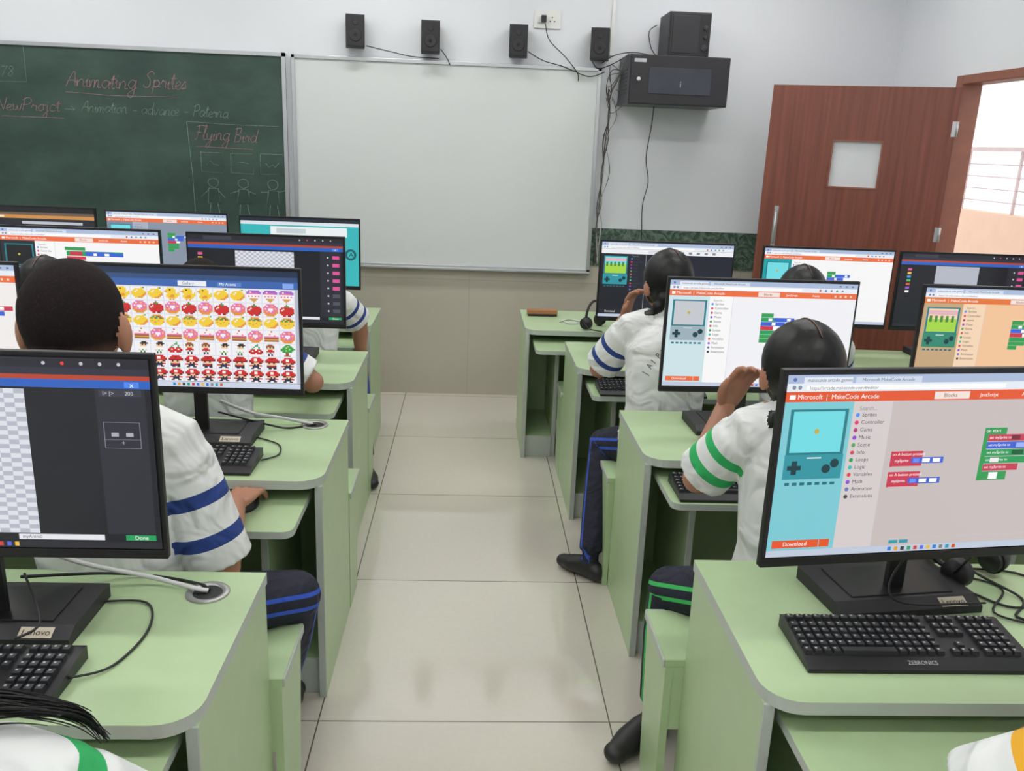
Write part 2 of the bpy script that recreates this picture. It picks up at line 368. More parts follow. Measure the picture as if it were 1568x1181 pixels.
# hand-written chalk letters: each glyph is (width, [strokes]) on a unit x-height grid
GL = {'a': (1.15, [[(1, .8), (.5, 1), (.1, .5), (.5, 0), (.95, .5), (1, .9), (1, .1), (1.25, .05)]]),
 'n': (1.1, [[(0, .9), (.1, 0), (.2, .7), (.6, 1), (.8, .6), (.8, .1), (1.15, .1)]]),
 'i': (.5, [[(0, .5), (.2, 1), (.2, .1), (.55, .1)], [(.24, 1.4), (.28, 1.46)]]),
 'm': (1.45, [[(0, .9), (.1, 0), (.25, .8), (.5, 1), (.6, .6), (.6, 0), (.75, .8), (1.0, 1), (1.1, .6), (1.1, .1), (1.45, .1)]]),
 't': (.6, [[(0, .5), (.3, 1.8), (.3, .1), (.65, .1)], [(0, 1.2), (.65, 1.28)]]),
 'g': (1.2, [[(1, .8), (.5, 1), (.1, .5), (.5, 0), (.95, .6), (1, 1), (.9, -.7), (.5, -1), (.2, -.6), (1.2, .15)]]),
 'p': (1.1, [[(0, .6), (.15, 1), (.1, -1), (.15, .6), (.5, 1), (.9, .5), (.5, 0), (.2, .15), (1.1, .1)]]),
 'r': (.8, [[(0, .5), (.15, 1.05), (.3, .8), (.6, .85), (.6, .2), (.85, .1)]]),
 'e': (.85, [[(0, .35), (.6, .6), (.5, 1), (.1, .7), (.15, .2), (.5, 0), (.9, .2)]]),
 's': (.8, [[(0, .2), (.4, 1), (.5, .6), (.6, .2), (.3, 0), (.1, .1), (.8, .1)]]),
 'w': (1.25, [[(0, 1), (.2, .1), (.5, .1), (.6, .8), (.7, .1), (1.0, .1), (1.1, 1), (1.3, .9)]]),
 'o': (1.0, [[(.5, 1), (.1, .6), (.3, 0), (.8, .3), (.6, 1), (.8, .85), (1.05, .9)]]),
 'j': (.5, [[(.2, 1), (.3, -.7), (0, -1), (-.1, -.6), (.5, .2)], [(.24, 1.4), (.28, 1.46)]]),
 'c': (.85, [[(.8, .85), (.4, 1), (.1, .5), (.4, 0), (.9, .2)]]),
 'd': (1.2, [[(1, .8), (.5, 1), (.1, .5), (.5, 0), (.9, .4), (1, 2), (1, .1), (1.25, .1)]]),
 'v': (1.0, [[(0, 1), (.4, 0), (.8, 1), (1.05, .9)]]),
 'l': (.6, [[(0, .3), (.4, 1.7), (.25, 2), (.15, .3), (.35, 0), (.65, .1)]]),
 'y': (1.0, [[(0, 1), (.2, .2), (.6, .2), (.8, 1), (.7, -.7), (.3, -1), (.2, -.6), (1.05, .15)]]),
 'A': (1.3, [[(0, 0), (.4, 1.3), (.8, 2), (1.0, 1), (1.15, 0)], [(.1, .7), (.7, .85), (1.3, .6)]]),
 'S': (1.25, [[(1.2, 1.7), (.8, 2.05), (.3, 1.6), (.8, .9), (.7, .1), (.1, .1), (0, .4)]]),
 'N': (1.3, [[(0, 0), (.1, 1), (.15, 2)], [(.15, 2), (.6, 1), (1, 0)], [(1, 0), (1.1, 1), (1.2, 2.1)]]),
 'P': (1.2, [[(.1, 0), (.15, 1), (.2, 2)], [(-.1, 1.7), (.6, 2.1), (1.1, 1.6), (.7, 1), (.1, .95)]]),
 'F': (1.2, [[(0, .1), (.3, .3), (.4, 2)], [(0, 1.9), (.6, 2.1), (1.3, 2)], [(.1, 1.1), (.8, 1.15)]]),
 'B': (1.2, [[(.1, 0), (.1, 1), (.15, 2)], [(0, 1.9), (.8, 1.9), (.7, 1.15), (.2, 1.05), (.95, .8), (.8, .1), (0, .0)]]),
 '7': (1.0, [[(0, 1.9), (.4, 1.9), (.8, 1.95)], [(.8, 1.95), (.5, 1), (.3, 0)]]),
 '8': (1.0, [[(.7, 1.7), (.3, 1.9), (.2, 1.4), (.7, .7), (.5, .05), (.1, .4), (.6, 1.1), (.75, 1.6)]]),
 '/': (.6, [[(.1, 0), (.3, 1), (.5, 2)]]),
 '-': (1.3, [[(.3, .6), (.6, .62), (1.1, .6)]]), ' ': (.7, [])}
def hand(txt, x, z, width, unit, m, sh=.25, r=.0018):
    tot = sum(GL[c][0] for c in txt); sx = width / tot; cx = 0
    for c in txt:
        w, strokes = GL[c]; dz = random.uniform(-.08, .08); sc = random.uniform(.92, 1.08)
        for stt in strokes:
            pts = catmull([(x + (cx + p[0]) * sx + p[1] * sh * unit, yc, z + (p[1] * sc + dz) * unit) for p in stt], 4)
            b.tube(pts, r, m, n=5)
        cx += w
hand('Animating', -2.47, 1.885, .42, .047, M_chalkp, r=.0022); hand('Sprites', -2.01, 1.895, .26, .047, M_chalkp, r=.0022)
hand('NewProjct', -2.90, 1.735, .38, .036, M_chalkp); hand('Animation - advance - Paterna', -2.39, 1.74, .88, .034, M_chalk)
hand('Flying Bird', -1.72, 1.60, .38, .042, M_chalkp); hand('78', -2.85, 1.93, .08, .032, M_chalk, r=.0015)
chalk([(-2.47, 1.85), (-2.2, 1.843), (-1.8, 1.85)], M_chalkp); chalk([(-2.87, 1.70), (-2.5, 1.695)], M_chalkp)
chalk([(-1.72, 1.562), (-1.36, 1.558)], M_chalkp)
chalk([(-2.49, 1.755), (-2.43, 1.755)]); chalk([(-2.45, 1.77), (-2.43, 1.755), (-2.45, 1.74)])
chalk([(-1.76, 1.705), (-1.5, 1.698), (-1.2, 1.70)]); chalk([(-1.76, 1.705), (-1.745, 1.4), (-1.74, 1.15), (-1.73, .95)])
chalk([(-2.7, 2.1), (-2.7, 1.90), (-2.9, 1.895)], r=.0014)
for i in range(3):
    xa = -1.69 + i * .185
    chalk([(xa, 1.53), (xa + .14, 1.53), (xa + .14, 1.405), (xa, 1.41), (xa, 1.53)])
    chalk([[(xa + .03, 1.45), (xa + .06, 1.48), (xa + .08, 1.46), (xa + .11, 1.45)], [(xa + .03, 1.47), (xa + .07, 1.475), (xa + .11, 1.47)], [(xa + .03, 1.48), (xa + .05, 1.45), (xa + .07, 1.47), (xa + .09, 1.45), (xa + .11, 1.48)]][i])
    xc = xa + .07
    chalk([(xc + .032 * math.cos(a), 1.345 + .028 * math.sin(a)) for a in np.linspace(0, 6.28, 13)])
    chalk([(xc - .03, 1.31), (xc + .03, 1.31), (xc + .04, 1.22), (xc - .04, 1.22), (xc - .03, 1.31)])
    chalk([(xc - .03, 1.30), (xc - .08, 1.26 + .02 * i)]); chalk([(xc + .03, 1.30), (xc + .075, 1.25 + .03 * i)])
    chalk([(xc - .02, 1.22), (xc - .03, 1.14), (xc - .05, 1.14)]); chalk([(xc + .02, 1.22), (xc + .035, 1.14), (xc + .06, 1.145)])
b.obj('chalkboard')
# ------------------------------------------------------------ wall stuff
for i, (x, z) in enumerate([(-.72, 2.263), (-.271, 2.249), (.261, 2.249), (.758, 2.252)]):
    b = B(); b.box(-.055, .055, -.06, .06, -.09, .09, M_black2)
    b.box(-.05, .05, -.064, -.06, -.085, .085, M_black)
    b.tube([(0, -.064, -.025), (0, -.068, -.025)], [.038, .034], M_black2, 20, smooth=False)
    b.tube([(0, -.064, .045), (0, -.067, .045)], [.018, .015], M_black2, 16, smooth=False)
    b.tube([(0, -.068, -.025), (0, -.066, -.025)], [.012, .01], M_key, 12)
    b.box(-.02, .02, .06, .08, -.03, .03, M_black)
    b.obj('loudspeaker', bevel=.004, loc=(x, YW - .085, z), rot=(.25, .1, -.1, -.3)[i] * .6)
b = B(); b.box(-.08, .08, -.012, 0, -.05, .05, M_white)
for x in (-.05, -.018): b.box(x - .012, x + .012, -.018, -.012, -.02, .02, M_white)
for dx, dz in ((.03, .012), (.045, -.01), (.018, -.01)): b.tube([(dx, -.0125, dz), (dx, -.0135, dz)], .004, M_black, 8)
b.box(-.038, -.008, -.045, -.012, -.018, .02, M_black)
b.obj('power_socket_plate', bevel=.003, loc=(.435, YW, 2.39))
simple_box('cable_trunking', .83, .85, YW - .015, YW, 2.2, ZC, M_white)
# network cabinet
b = B(); x0, x1, y0, y1, z0, z1 = .90, 1.485, 5.26, YW - .002, 1.905, 2.18
b.box(x0, x1, y0 + .02, y1, z0, z1, M_cab)
b.box(x0 + .004, x1 - .004, y0, y0 + .018, z0 + .004, z1 - .004, M_black2)
b.box(x0 + .11, x1 - .11, y0 - .003, y0, z0 + .06, z1 - .07, M_glass)
b.tube([(x0 + .05, y0, (z0 + z1) / 2), (x0 + .05, y0 - .012, (z0 + z1) / 2)], .012, M_alu, 12)
b.text('i', ((x0 + x1) / 2, y0 - .004, z0 + .1), X, Z, .05, M_keyleg)
b.box(x0 + .02, x0 + .09, y0 - .002, y0, z1 - .045, z1 - .025, M_keyleg)
for k in range(7): b.box(x0 - .002, x0, y0 + .1, y0 + .3, z0 + .06 + k * .022, z0 + .068 + k * .022, M_black)
b.obj('network_cabinet', bevel=.004)
b = B(); b.box(1.12, 1.365, 5.33, 5.60, 2.181, 2.425, M_black2)
b.box(1.127, 1.358, 5.325, 5.33, 2.187, 2.418, M_black)
b.tube([(1.335, 5.325, 2.34), (1.335, 5.315, 2.34)], .014, M_key, 16); b.tube([(1.335, 5.325, 2.29), (1.335, 5.315, 2.29)], .010, M_key, 16)
b.tube([(1.335, 5.325, 2.23), (1.335, 5.320, 2.23)], [.022, .018], M_black2, 16)
b.box(1.14, 1.30, 5.322, 5.325, 2.2, 2.405, M_black2)
b.obj('subwoofer_speaker', bevel=.006)
def cable(name, pts, r=.0035, m=None, n=6):
    b = B(); b.tube(catmull(pts, n), r, m or M_cable, 6); return b.obj(name, fixn=False)
yw = YW - .045
b = B()
def cb(pts, r=.0028, m=None): b.tube(catmull([(p[0], yw - (p[2] if len(p) > 2 else 0), p[1]) for p in pts], 6), r, m or M_cable, 6)
cb([(-.66, 2.19), (-.5, 2.16), (-.38, 2.14), (-.22, 2.135)]); cb([(-.21, 2.19), (-.17, 2.14), (-.15, 2.10)])
cb([(.32, 2.2), (.42, 2.15), (.55, 2.12), (.7, 2.07, .01), (.8, 2.1)]); cb([(.42, 2.36, .02), (.45, 2.27), (.55, 2.18), (.63, 2.09, .01), (.64, 2.04, .01)])
cb([(.72, 2.16), (.76, 2.12), (.85, 2.15), (.93, 2.2, .1)]); cb([(.78, 2.15), (.86, 2.2), (.95, 2.21, .1), (1.06, 2.2, .1)])
cb([(1.1, 2.38, .02), (1.04, 2.33, .1), (1.06, 2.24, .1), (1.1, 2.19, .1)])
for k in range(9):
    o = random.uniform(-.03, .03); o2 = random.uniform(-.025, .025)
    cb([(.90, 2.12 + o, .06), (.86 + o, 2.14 - .03 * k), (.835 + o2, 2.0), (.865 + o, 1.85), (.835 + o2, 1.7), (.845 + o, 1.5), (.82 + o2 * .8, 1.3), (.825 + o * .7, 1.15), (.82 + o2 * .6, .92)], .0022, (M_cableg, M_cable, M_cableg, M_cablew)[k % 4])
cb([(.88, 2.0, .02), (.93, 1.93, .03), (.86, 1.86), (.82, 1.95)], .002, M_cableg)
cb([(1.10, 1.905, .12), (1.115, 1.8, .02), (1.10, 1.6), (1.125, 1.45), (1.10, 1.3), (1.11, 1.1), (1.10, .93)], .003)
b.obj('speaker_cables', fixn=False)
# lights
for x in (-2.6, -.6, 1.4):
    for y in (-1.2, .9, 3.0, 4.7):
        b = B(); b.box(x - .6, x + .6, y - .15, y + .15, ZC - .035, ZC, M_white); b.box(x - .57, x + .57, y - .12, y + .12, ZC - .04, ZC - .036, M_led)
        b.obj('ceiling_light')
b = B(); b.box(.7, 1.9, YB, YB + .05, 2.56, 2.64, M_white); b.box(.72, 1.88, YB + .051, YB + .07, 2.57, 2.63, M_led); b.obj('added_glare_strip')  # unseen emissive strip, added on the back wall to put glare on the whiteboard
w = bpy.data.worlds.new('World'); scene.world = w; w.use_nodes = True
w.node_tree.nodes['Background'].inputs[0].default_value = (.96, .98, 1, 1); w.node_tree.nodes['Background'].inputs[1].default_value = 1.6

# ------------------------------------------------------------ desks
DZ = .72
def rounded(x0, x1, y0, y1, r, n=6):
    pts = []
    for cx, cy, a0 in ((x1 - r, y0 + r, -90), (x1, y1, None), (x0, y1, None), (x0 + r, y0 + r, 180)):
        if a0 is None: pts.append((cx, cy)); continue
        for i in range(n + 1):
            a = math.radians(a0 + 90 * i / n); pts.append((cx + r * math.cos(a), cy + r * math.sin(a)))
    return pts
def desk(s, xe, yf, yb_, xf, bench=True, grom=(), bo=.0):
    b = B(); W = abs(xf - xe)
    def bx(d0, d1, y0, y1, z0, z1, m): b.box(xe + s * d0, xe + s * d1, y0, y1, z0, z1, m)
    xa, xb = min(xe, xf), max(xe, xf)
    b.prism(rounded(xa, xb, yf, yb_, .07), DZ - .026, DZ, M_green, M_edge)
    H = DZ - .026
    def panel(d, y0, y1, z0, z1, th=.02):
        bx(d, d + th, y0 + .006, y1, z0, z1, M_green); bx(d - .001, d + th + .001, y0, y0 + .006, z0, z1, M_edge)
    panel(.004, yf + .03, yb_, 0, H); panel(W - .024, yf + .03, yb_, 0, H)
    panel(.17, yf + .06, yb_ - .02, 0, .634)
    nmid = max(1, int(round(W / .75)) - 1)
    for k in range(nmid): panel(W * (k + 1) / (nmid + 1), yf + .08, yb_ - .02, 0, .634)
    bx(.024, .17, yf + .06, yb_ - .02, .10, .118, M_green); bx(.024, .17, yf + .054, yf + .06, .0, .118, M_edge)
    bx(.024, W - .024, yb_ - .02, yb_ - .002, .06, H, M_green)
    b.prism(rounded(min(xe + s * .045, xf - s * .045), max(xe + s * .045, xf - s * .045), yf - .19, yf + .3, .03), .635, .655, M_green, M_edge)
    if bench:
        y1 = yb_ + .235
        bx(-bo, W, yb_, y1, .428, .45, M_green); bx(-bo - .002, W, y1, y1 + .005, .428, .45, M_edge); bx(-bo - .005, -bo, yb_, y1, .428, .45, M_edge)
        for d in (-bo + .002, W * .5, W - .022):
            xa_, xb_ = sorted((xe + s * d, xe + s * (d + .02)))
            b.prism([(yb_, 0), (yb_ + .17, 0), (yb_ + .225, .428), (yb_, .428)], xa_, xb_, M_green, M_green, axis='x')
        bx(-bo + .02, W - .02, yb_, yb_ + .02, .25, .428, M_green)
    for (gx, gy) in grom:
        n = 28; vs = []; 
        for rr, zz in ((.045, DZ), (.045, DZ + .004), (.032, DZ + .004), (.030, DZ + .001)):
            vs += [(gx + rr * math.cos(6.2832 * i / n), gy + rr * math.sin(6.2832 * i / n), zz) for i in range(n)]
        fs = [(k * n + i, k * n + (i + 1) % n, (k + 1) * n + (i + 1) % n, (k + 1) * n + i) for k in range(3) for i in range(n)]
        b.add(vs, fs, M_silver, True); b.add(vs[-n:], [tuple(range(n))], M_black)
    return b.obj('computer_desk', bevel=.0015, seg=1)
desk(-1, -.43, 1.22, 1.74, -1.95, grom=[(-.531, 1.648)], bo=.025)
desk(-1, -.40, 2.27, 2.83, -2.0, grom=[(-.504, 2.765)])
desk(-1, -.45, 3.28, 3.83, -2.75)
desk(-1, -.50, 4.35, 4.89, -3.0, bench=False)
desk(1, .547, 1.29, 1.83, 2.05, bo=.045)
desk(1, .565, 2.50, 3.02, 2.5, bo=.02)
desk(1, .48, 3.60, 4.15, 2.6)
desk(1, .30, 4.40, 4.97, 1.62, bench=False)
for s, x0 in ((-1, -1.9), (1, .5)):
    b = B(); b.box(x0, x0 + 1.4, .68, .98, .428, .45, M_green)
    for x in (x0 + .03, x0 + .69, x0 + 1.35): b.box(x, x + .02, .70, .96, 0, .428, M_green)
    b.box(x0 + .05, x0 + 1.35, .82, .84, .2, .428, M_green); b.obj('student_bench', bevel=.002)

# ------------------------------------------------------------ monitors
MW, MH = .635, .38
TB = ['4c97ff', 'e6326e', 'b5347e', '8e3fd0', '5ba55b', 'd4495f', '22a05a', '3bc0b8', 'dc4a4a', '8a4fd8', '6b7cc0', '444444']
def ui_makecode(S, T, C, bg='f3f0ee', sim='62c9d6', scr='74dfe8', ctl='2f97a4', tool='fbfbfb', blocks='a', header='ef7040', game=0):
    S(0, 0, 1, .045, 'aebfdd'); S(.05, .012, .2, .045, 'e6edf8'); S(.21, .012, .42, .045, 'd3deef'); S(0, .045, 1, .088, 'eaf0f8'); S(.06, .055, .7, .080, 'ffffff')
    C(.022, .025, .006, '5a7ab8'); C(.022, .066, .006, '8890a0'); C(.04, .066, .006, '8890a0')
    for k in range(5): C(.80 + k * .03, .066, .006, ['d05040', '5080d0', '8890a0', '50a070', '8890a0'][k])
    for k in range(3): S(.90 + k * .033, .018, .912 + k * .033, .03, '556080')
    T('makecode arcade games', .06, .036, .020, '555566'); T('https://arcade.makecode.com/#editor', .07, .077, .020, '666677'); T('Microsoft MakeCode Arcade', .23, .036, .020, '555566')
    S(0, .088, 1, .142, header); S(.012, .105, .03, .128, 'ffffff'); T('Microsoft  |  MakeCode Arcade', .036, .127, .028, 'ffffff')
    S(.47, .095, .585, .136, 'f7e6df'); T('Blocks', .50, .125, .024, '884422'); T('JavaScript', .62, .125, .022, 'ffffff'); T('Assets', .76, .125, .022, 'ffffff')
    for k in range(4): S(.88 + k * .028, .108, .890 + k * .028, .126, 'ffd9c8')
    S(0, .142, 1, .962, bg); S(0, .142, .215, .962, sim)
    S(.022, .18, .202, .425, '23808c'); S(.032, .192, .192, .413, scr)
    if game: S(.032, .29, .192, .413, 'a8d948'); S(.032, .21, .192, .25, 'e6b5c0'); [S(.04 + .03 * k, .26, .055 + .03 * k, .32, '4a8a3a') for k in range(5)]
    else: C(.11, .30, .008, 'c5b24e')
    S(.02, .425, .205, .56, ctl); S(.045, .46, .062, .535, '123c44'); S(.032, .485, .075, .51, '123c44'); C(.155, .505, .014, '123c44'); C(.18, .475, .014, '123c44'); S(.09, .44, .135, .447, 'dff5f5')
    for k in range(7): S(.03 + k * .024, .578, .045 + k * .024, .594, '1b6f7b')
    S(.215, .142, .338, .962, tool); S(.338, .142, .340, .962, 'cfcfd6')
    T('Search...', .235, .19, .024, '888888')
    for k in range(12):
        y = .215 + k * .041
        C(.232, y, .0065, TB[k]); T(['Sprites', 'Controller', 'Game', 'Music', 'Scene', 'Info', 'Loops', 'Logic', 'Variables', 'Math', 'Animation', 'Extensions'][k], .246, y + .008, .024, '444455')
    def blk(x, y, w, c, inner=None, h=.038):
        S(x, y, x + w, y + h, c)
        if inner:
            for (a, bb, cc) in inner: S(x + a, y + .006, x + bb, y + h - .006, cc)
    if blocks == 'a':
        for (y) in (.42, .535):
            blk(.36, y, .105, 'd0344c'); T('on A button pressed', .365, y + .024, .018, 'ffffff'); blk(.36, y + .036, .008, 'd0344c', h=.05)
            blk(.366, y + .036, .17, '3a63d8', [(.07, .09, '6f90f0'), (.1, .125, 'ffffff'), (.135, .16, 'ffffff')], h=.034); S(.36, y + .036, .43, y + .07, 'c93a56'); T('mySprite', .375, y + .06, .018, 'ffffff'); blk(.36, y + .068, .105, 'd0344c', h=.016)
        blk(.66, .30, .075, '2f9e53'); T('on start', .665, .325, .022, 'ffffff'); S(.66, .335, .675, .60, '2f9e53')
        blk(.675, .338, .30, 'c93a56', [(.08, .11, '7a1f35'), (.13, .2, '3a63d8'), (.22, .26, 'ffffff')]); blk(.675, .38, .26, '3a63d8', [(.1, .15, '9db4ff')])
        blk(.675, .422, .16, '22a05a', [(.09, .13, '0c5c33')]); blk(.675, .464, .16, '22a05a', [(.02, .05, 'eeeeee')]); blk(.675, .506, .12, 'c93a56'); blk(.66, .548, .10, '2f9e53', [(.04, .07, 'ffffff')], h=.05)
        for k in range(5): T('set mySprite to', .68, .362 + k * .042, .017, 'ffffff')
    elif blocks == 'b':
        blk(.50, .29, .065, '2f9e53'); blk(.50, .33, .07, '22a05a', [(.04, .06, 'ffffff')]); blk(.50, .37, .13, '3a63d8', [(.06, .08, 'ffffff')]); blk(.50, .41, .07, 'd0344c'); blk(.50, .45, .09, '22a05a'); blk(.50, .49, .09, '2f9e53'); blk(.50, .53, .05, '2f9e53')
        blk(.57, .33, .11, '3a63d8', [(.07, .09, 'ffffff')]); S(.57, .412, .60, .44, 'ffffff')
    elif blocks == 'c':
        blk(.40, .20, .13, '2f9e53'); blk(.41, .245, .36, '22a05a', [(.02, .1, 'd0344c'), (.12, .3, '3a63d8')], h=.055); blk(.41, .305, .12, 'd0344c'); blk(.55, .26, .22, '3a63d8', [(.03, .05, 'ffffff'), (.1, .13, 'ffffff')], h=.04)
    S(.015, .905, .165, .95, header); T('Download', .05, .938, .026, 'ffffff'); S(.167, .905, .2, .95, header)
    S(.40, .93, .43, .95, '2b9db0'); S(.435, .93, .465, .95, '2b9db0'); S(.36, .92, .95, .922, 'cccccc')
    S(0, .962, 1, 1, 'c3cee0')
    for k in range(11): S(.4 + k * .022, .970, .412 + k * .022, .992, ['2b7fd8', 'e8a03a', '3a3a3a', '2aa06a', 'd04040', '5a6adf', 'f0c040', '2b7fd8', '888888', '20a0c0', 'd05a20'][k])
def ui_editor(S, T, C, cx0=0.0, cx1=.66, cy0=.16, cy1=.92, kind='g'):
    S(0, 0, 1, .05, '23242e'); S(.1, .01, .28, .05, '3a3c4a'); S(0, .05, 1, .085, '2e3040'); S(0, .085, 1, .108, 'b8452a'); S(0, .108, 1, .15, '2c62c0'); S(.93, .115, .97, .145, '4f8af0'); T('x', .945, .142, .03, 'ffffff')
    for k in range(5): C(.72 + k * .05, .028, .005, ['c8c8d0', 'e84040', 'c8c8d0', 'c8c8d0', 'c8c8d0'][k])
    S(0, .15, 1, .962, '191b24')
    nx, ny = (24, 32) if kind == 'g' else (22, 8)
    S(cx0, cy0, cx1, cy1, 'e2e4ec')
    for i in range(nx):
        for j in range(ny):
            if (i + j) % 2: S(cx0 + (cx1 - cx0) * i / nx, cy0 + (cy1 - cy0) * j / ny, cx0 + (cx1 - cx0) * (i + 1) / nx, cy0 + (cy1 - cy0) * (j + 1) / ny, 'b9bcc9')
    S(.85, .15, .985, .92, '2a2c36')
    if kind == 'g':
        S(.86, .155, .975, .19, '3a3c48'); T('200', .93, .182, .022, 'c8c8d0'); T('I> [>', .87, .182, .022, 'c8c8d0')
        for k in (0, 2, 3): S(.865, .32 + k * .045, .965, .322 + k * .045, '8a8c98')
        S(.865, .32, .867, .455, '8a8c98'); S(.963, .32, .965, .455, '8a8c98'); S(.885, .375, .905, .395, 'b0b0b8'); S(.925, .375, .945, .395, 'b0b0b8'); T('+', .91, .44, .03, 'b0b0b8')
    else:
        for k in range(8): S(.93, .2 + k * .09, .975, .24 + k * .09, 'e0559a' if k < 5 else '50525e'); C(.9, .22 + k * .09, .006, 'cfd0d8')
        for k in range(7): S(.06, .2 + .05 * k, .09, .23 + .05 * k, ['e0559a', 'f0c040', '40a0e0', '50c060', 'e06040', '9060d0', 'ffffff'][k])
    S(.60, .925, .84, .955, 'e9ebf2'); T('myAnim0', .61, .948, .02, '555555'); S(.9, .925, .985, .955, '1fa05c'); T('Done', .925, .95, .024, 'ffffff')
    S(0, .962, 1, 1, '24262f')
    for k in range(14): S(.3 + k * .022, .970, .312 + k * .022, .992, ['2b7fd8', 'e8a03a', 'dddddd', '2aa06a', 'd04040', '5a6adf', 'f0c040'][k % 7])
def ui_emoji(S, T, C):
    S(0, 0, 1, .05, '20314e'); S(0, .05, 1, .09, '35507e'); S(0, .09, 1, .15, '3b66b0'); S(.45, .10, .58, .142, 'f0f3fa'); S(.63, .105, .74, .14, '5a84cc'); S(.93, .1, .98, .145, '87aaf0'); T('My Assets', .64, .131, .026, 'ffffff'); T('Gallery', .47, .131, .026, '334477')
    S(0, .15, 1, .955, 'dfe1ea'); S(.985, .15, 1, .955, 'b8bccb')
    n = 13; m = 7; cs = .0752; rs = .1135
    # small pixel sprites drawn from 9x9 character maps
    PAL = {'k': '3a2420', 'y': 'f5cf3a', 'o': 'e8953a', 'r': 'd02a2c', 'p': 'e878a8', 'w': 'f8f4f0', 'g': '3aa04c', 'b': '9a5a30', 'm': 'a86ac8', 't': 'f0c8a0', 'n': '2c3050', 'd': '8a1418', 'l': 'b8e070', 'c': 'd8a050'}
    SP = {
     'burger': ['..ooooo..', '.oyoyooo.', 'ooooooyoo', 'lglglglgl', 'bbbbbbbbb', 'yyryyyryy', 'ooooooooo', '.ooooooo.', '.........'],
     'donut': ['..ppppp..', '.pwppypp.', 'ppppppppp', 'pwp...pyp', 'ppp...ppp', 'opyp.pppo', 'oopppppoo', '.ooooooo.', '..ooooo..'],
     'cake': ['....r....', '..wwwww..', '.wwpwwww.', 'wwwwwwpww', 'ppppppppp', 'bbbbbbbbb', 'ccccccccc', 'bbbbbbbbb', '.........'],
     'apple': ['....b....', '...bgg...', '.rrrbrrr.', 'rrwrrrrrr', 'rwrrrrrrr', 'rrrrrrrrr', 'rrrrrrrrd', '.rrrrrrd.', '..rr.dd..'],
     'duck': ['..yyyy...', '.yykyyy..', 'ooyyyyy..', '.yyyyyy.y', '..yyyyyyy', '.yyyooyyy', '.yyoooyy.', '..yyyyy..', '...o.o...'],
     'taco': ['..ooooo..', '.oglgrgo.', 'oglrglrgo', 'yyyyyyyyy', 'ycyyycyyy', 'yyycyyyyc', '.yyyyyyy.', '..yyyyy..', '.........'],
     'lemon': ['......yg.', '..yyyyy..', '.yywyyyy.', 'yywyyyyyy', 'yyyyyyyyo', 'yyyyyyyoo', '.yyyyyoo.', '..yyooo..', '.........'],
     'cherry': ['.....g...', '....gg...', '...g..g..', '..g...g..', '.rrr.rrr.', 'rrwrrrwrr', 'rrrrrrrrd', '.rrr.rrd.', '.........'],
     'snack': ['.mmmmmmm.', 'mmwmmmmmm', 'mppppppmm', '.wwwwwww.', '.pwpwpwp.', '..wwwww..', '..ccccc..', '...ccc...', '....c....'],
     'person': ['..bbb....', '.bbbbb...', '.btktk...', '.ttttt...', '..rrr....', '.rrrrr...', '.t.n.t...', '..n.n....', '..k.k....'],
     'personb': ['....kkk..', '...kkkkk.', '...tktk..', '...tttt..', '...www...', '..wwwww..', '..t.g.t..', '...g.g...', '...k.k...'],
     'tree': ['...ggg...', '..gglgg..', '.gglgggg.', 'ggggglggg', 'ggglgggg.', '.gggggg..', '...bb....', '...bb....', '..bbbb...'],
     'cap': ['..rrrrr..', '.rrrdrrr.', 'rrrrrrrrr', 'ddddddddd', '.tkttkt..', '.tttttt..', '.nrrrrn..', '.nnnnnn..', '..kk.kk..'],
     'capb': ['..rrrrr..', '.rrwwrrr.', 'rrrwwrrrr', 'drrrrrrrd', '.kktttkk.', '.ttktkt..', 'rrnnnnrr.', '..nnnn...', '.kk..kk..']}
    rows = [['duck', 'duck', 'lemon', 'duck', 'lemon'], ['burger', 'apple', 'lemon', 'burger', 'donut', 'cherry'], ['donut', 'cake', 'taco', 'donut', 'snack', 'lemon'], ['cake', 'taco', 'snack', 'donut', 'burger', 'duck'], ['person', 'personb', 'person', 'personb', 'cherry'], ['cap', 'capb'], ['capb', 'cap', 'cap']]
    for j in range(m):
        for i in range(n):
            x = .006 + i * cs; y = .156 + j * rs
            S(x + cs * .03, y + rs * .03, x + cs * .97, y + rs * .97, 'f3f3f8')
            nm = rows[j][(i * 3 + j) % len(rows[j])]
            if j == 0 and i > 9: nm = 'snack'
            if j == 4 and i == 12: nm = 'tree'
            g = SP[nm]; px = cs * .9 / 9; py = rs * .9 / 9
            for a in range(9):
                c0 = 0
                while c0 < 9:
                    ch = g[a][c0]; c1 = c0
                    while c1 < 9 and g[a][c1] == ch: c1 += 1
                    if ch != '.': S(x + cs * .05 + c0 * px, y + rs * .05 + a * py, x + cs * .05 + c1 * px, y + rs * .05 + (a + 1) * py, PAL[ch])
                    c0 = c1
    S(0, .955, 1, 1, 'cfd8ea')
    for k in range(11): S(.4 + k * .022, .965, .412 + k * .022, .99, ['2b7fd8', 'e8a03a', '3a3a3a', '2aa06a', 'd04040', '5a6adf', 'f0c040', '2b7fd8', '888888', '20a0c0', 'd05a20'][k])
def ui_teal(S, T, C):
    S(0, 0, 1, .05, '222a36'); S(0, .05, 1, .1, 'dfe8f0'); S(0, .1, 1, 1, '39b9bd'); S(.25, .12, .9, .26, 'eef4f4'); S(.3, .15, .55, .22, 'c8d4d8'); C(.93, .52, .05, '1c5f6a'); C(.93, .52, .03, '39b9bd'); T('A', .915, .55, .08, '123c44'); S(.1, .4, .7, .8, '2a9ca4')
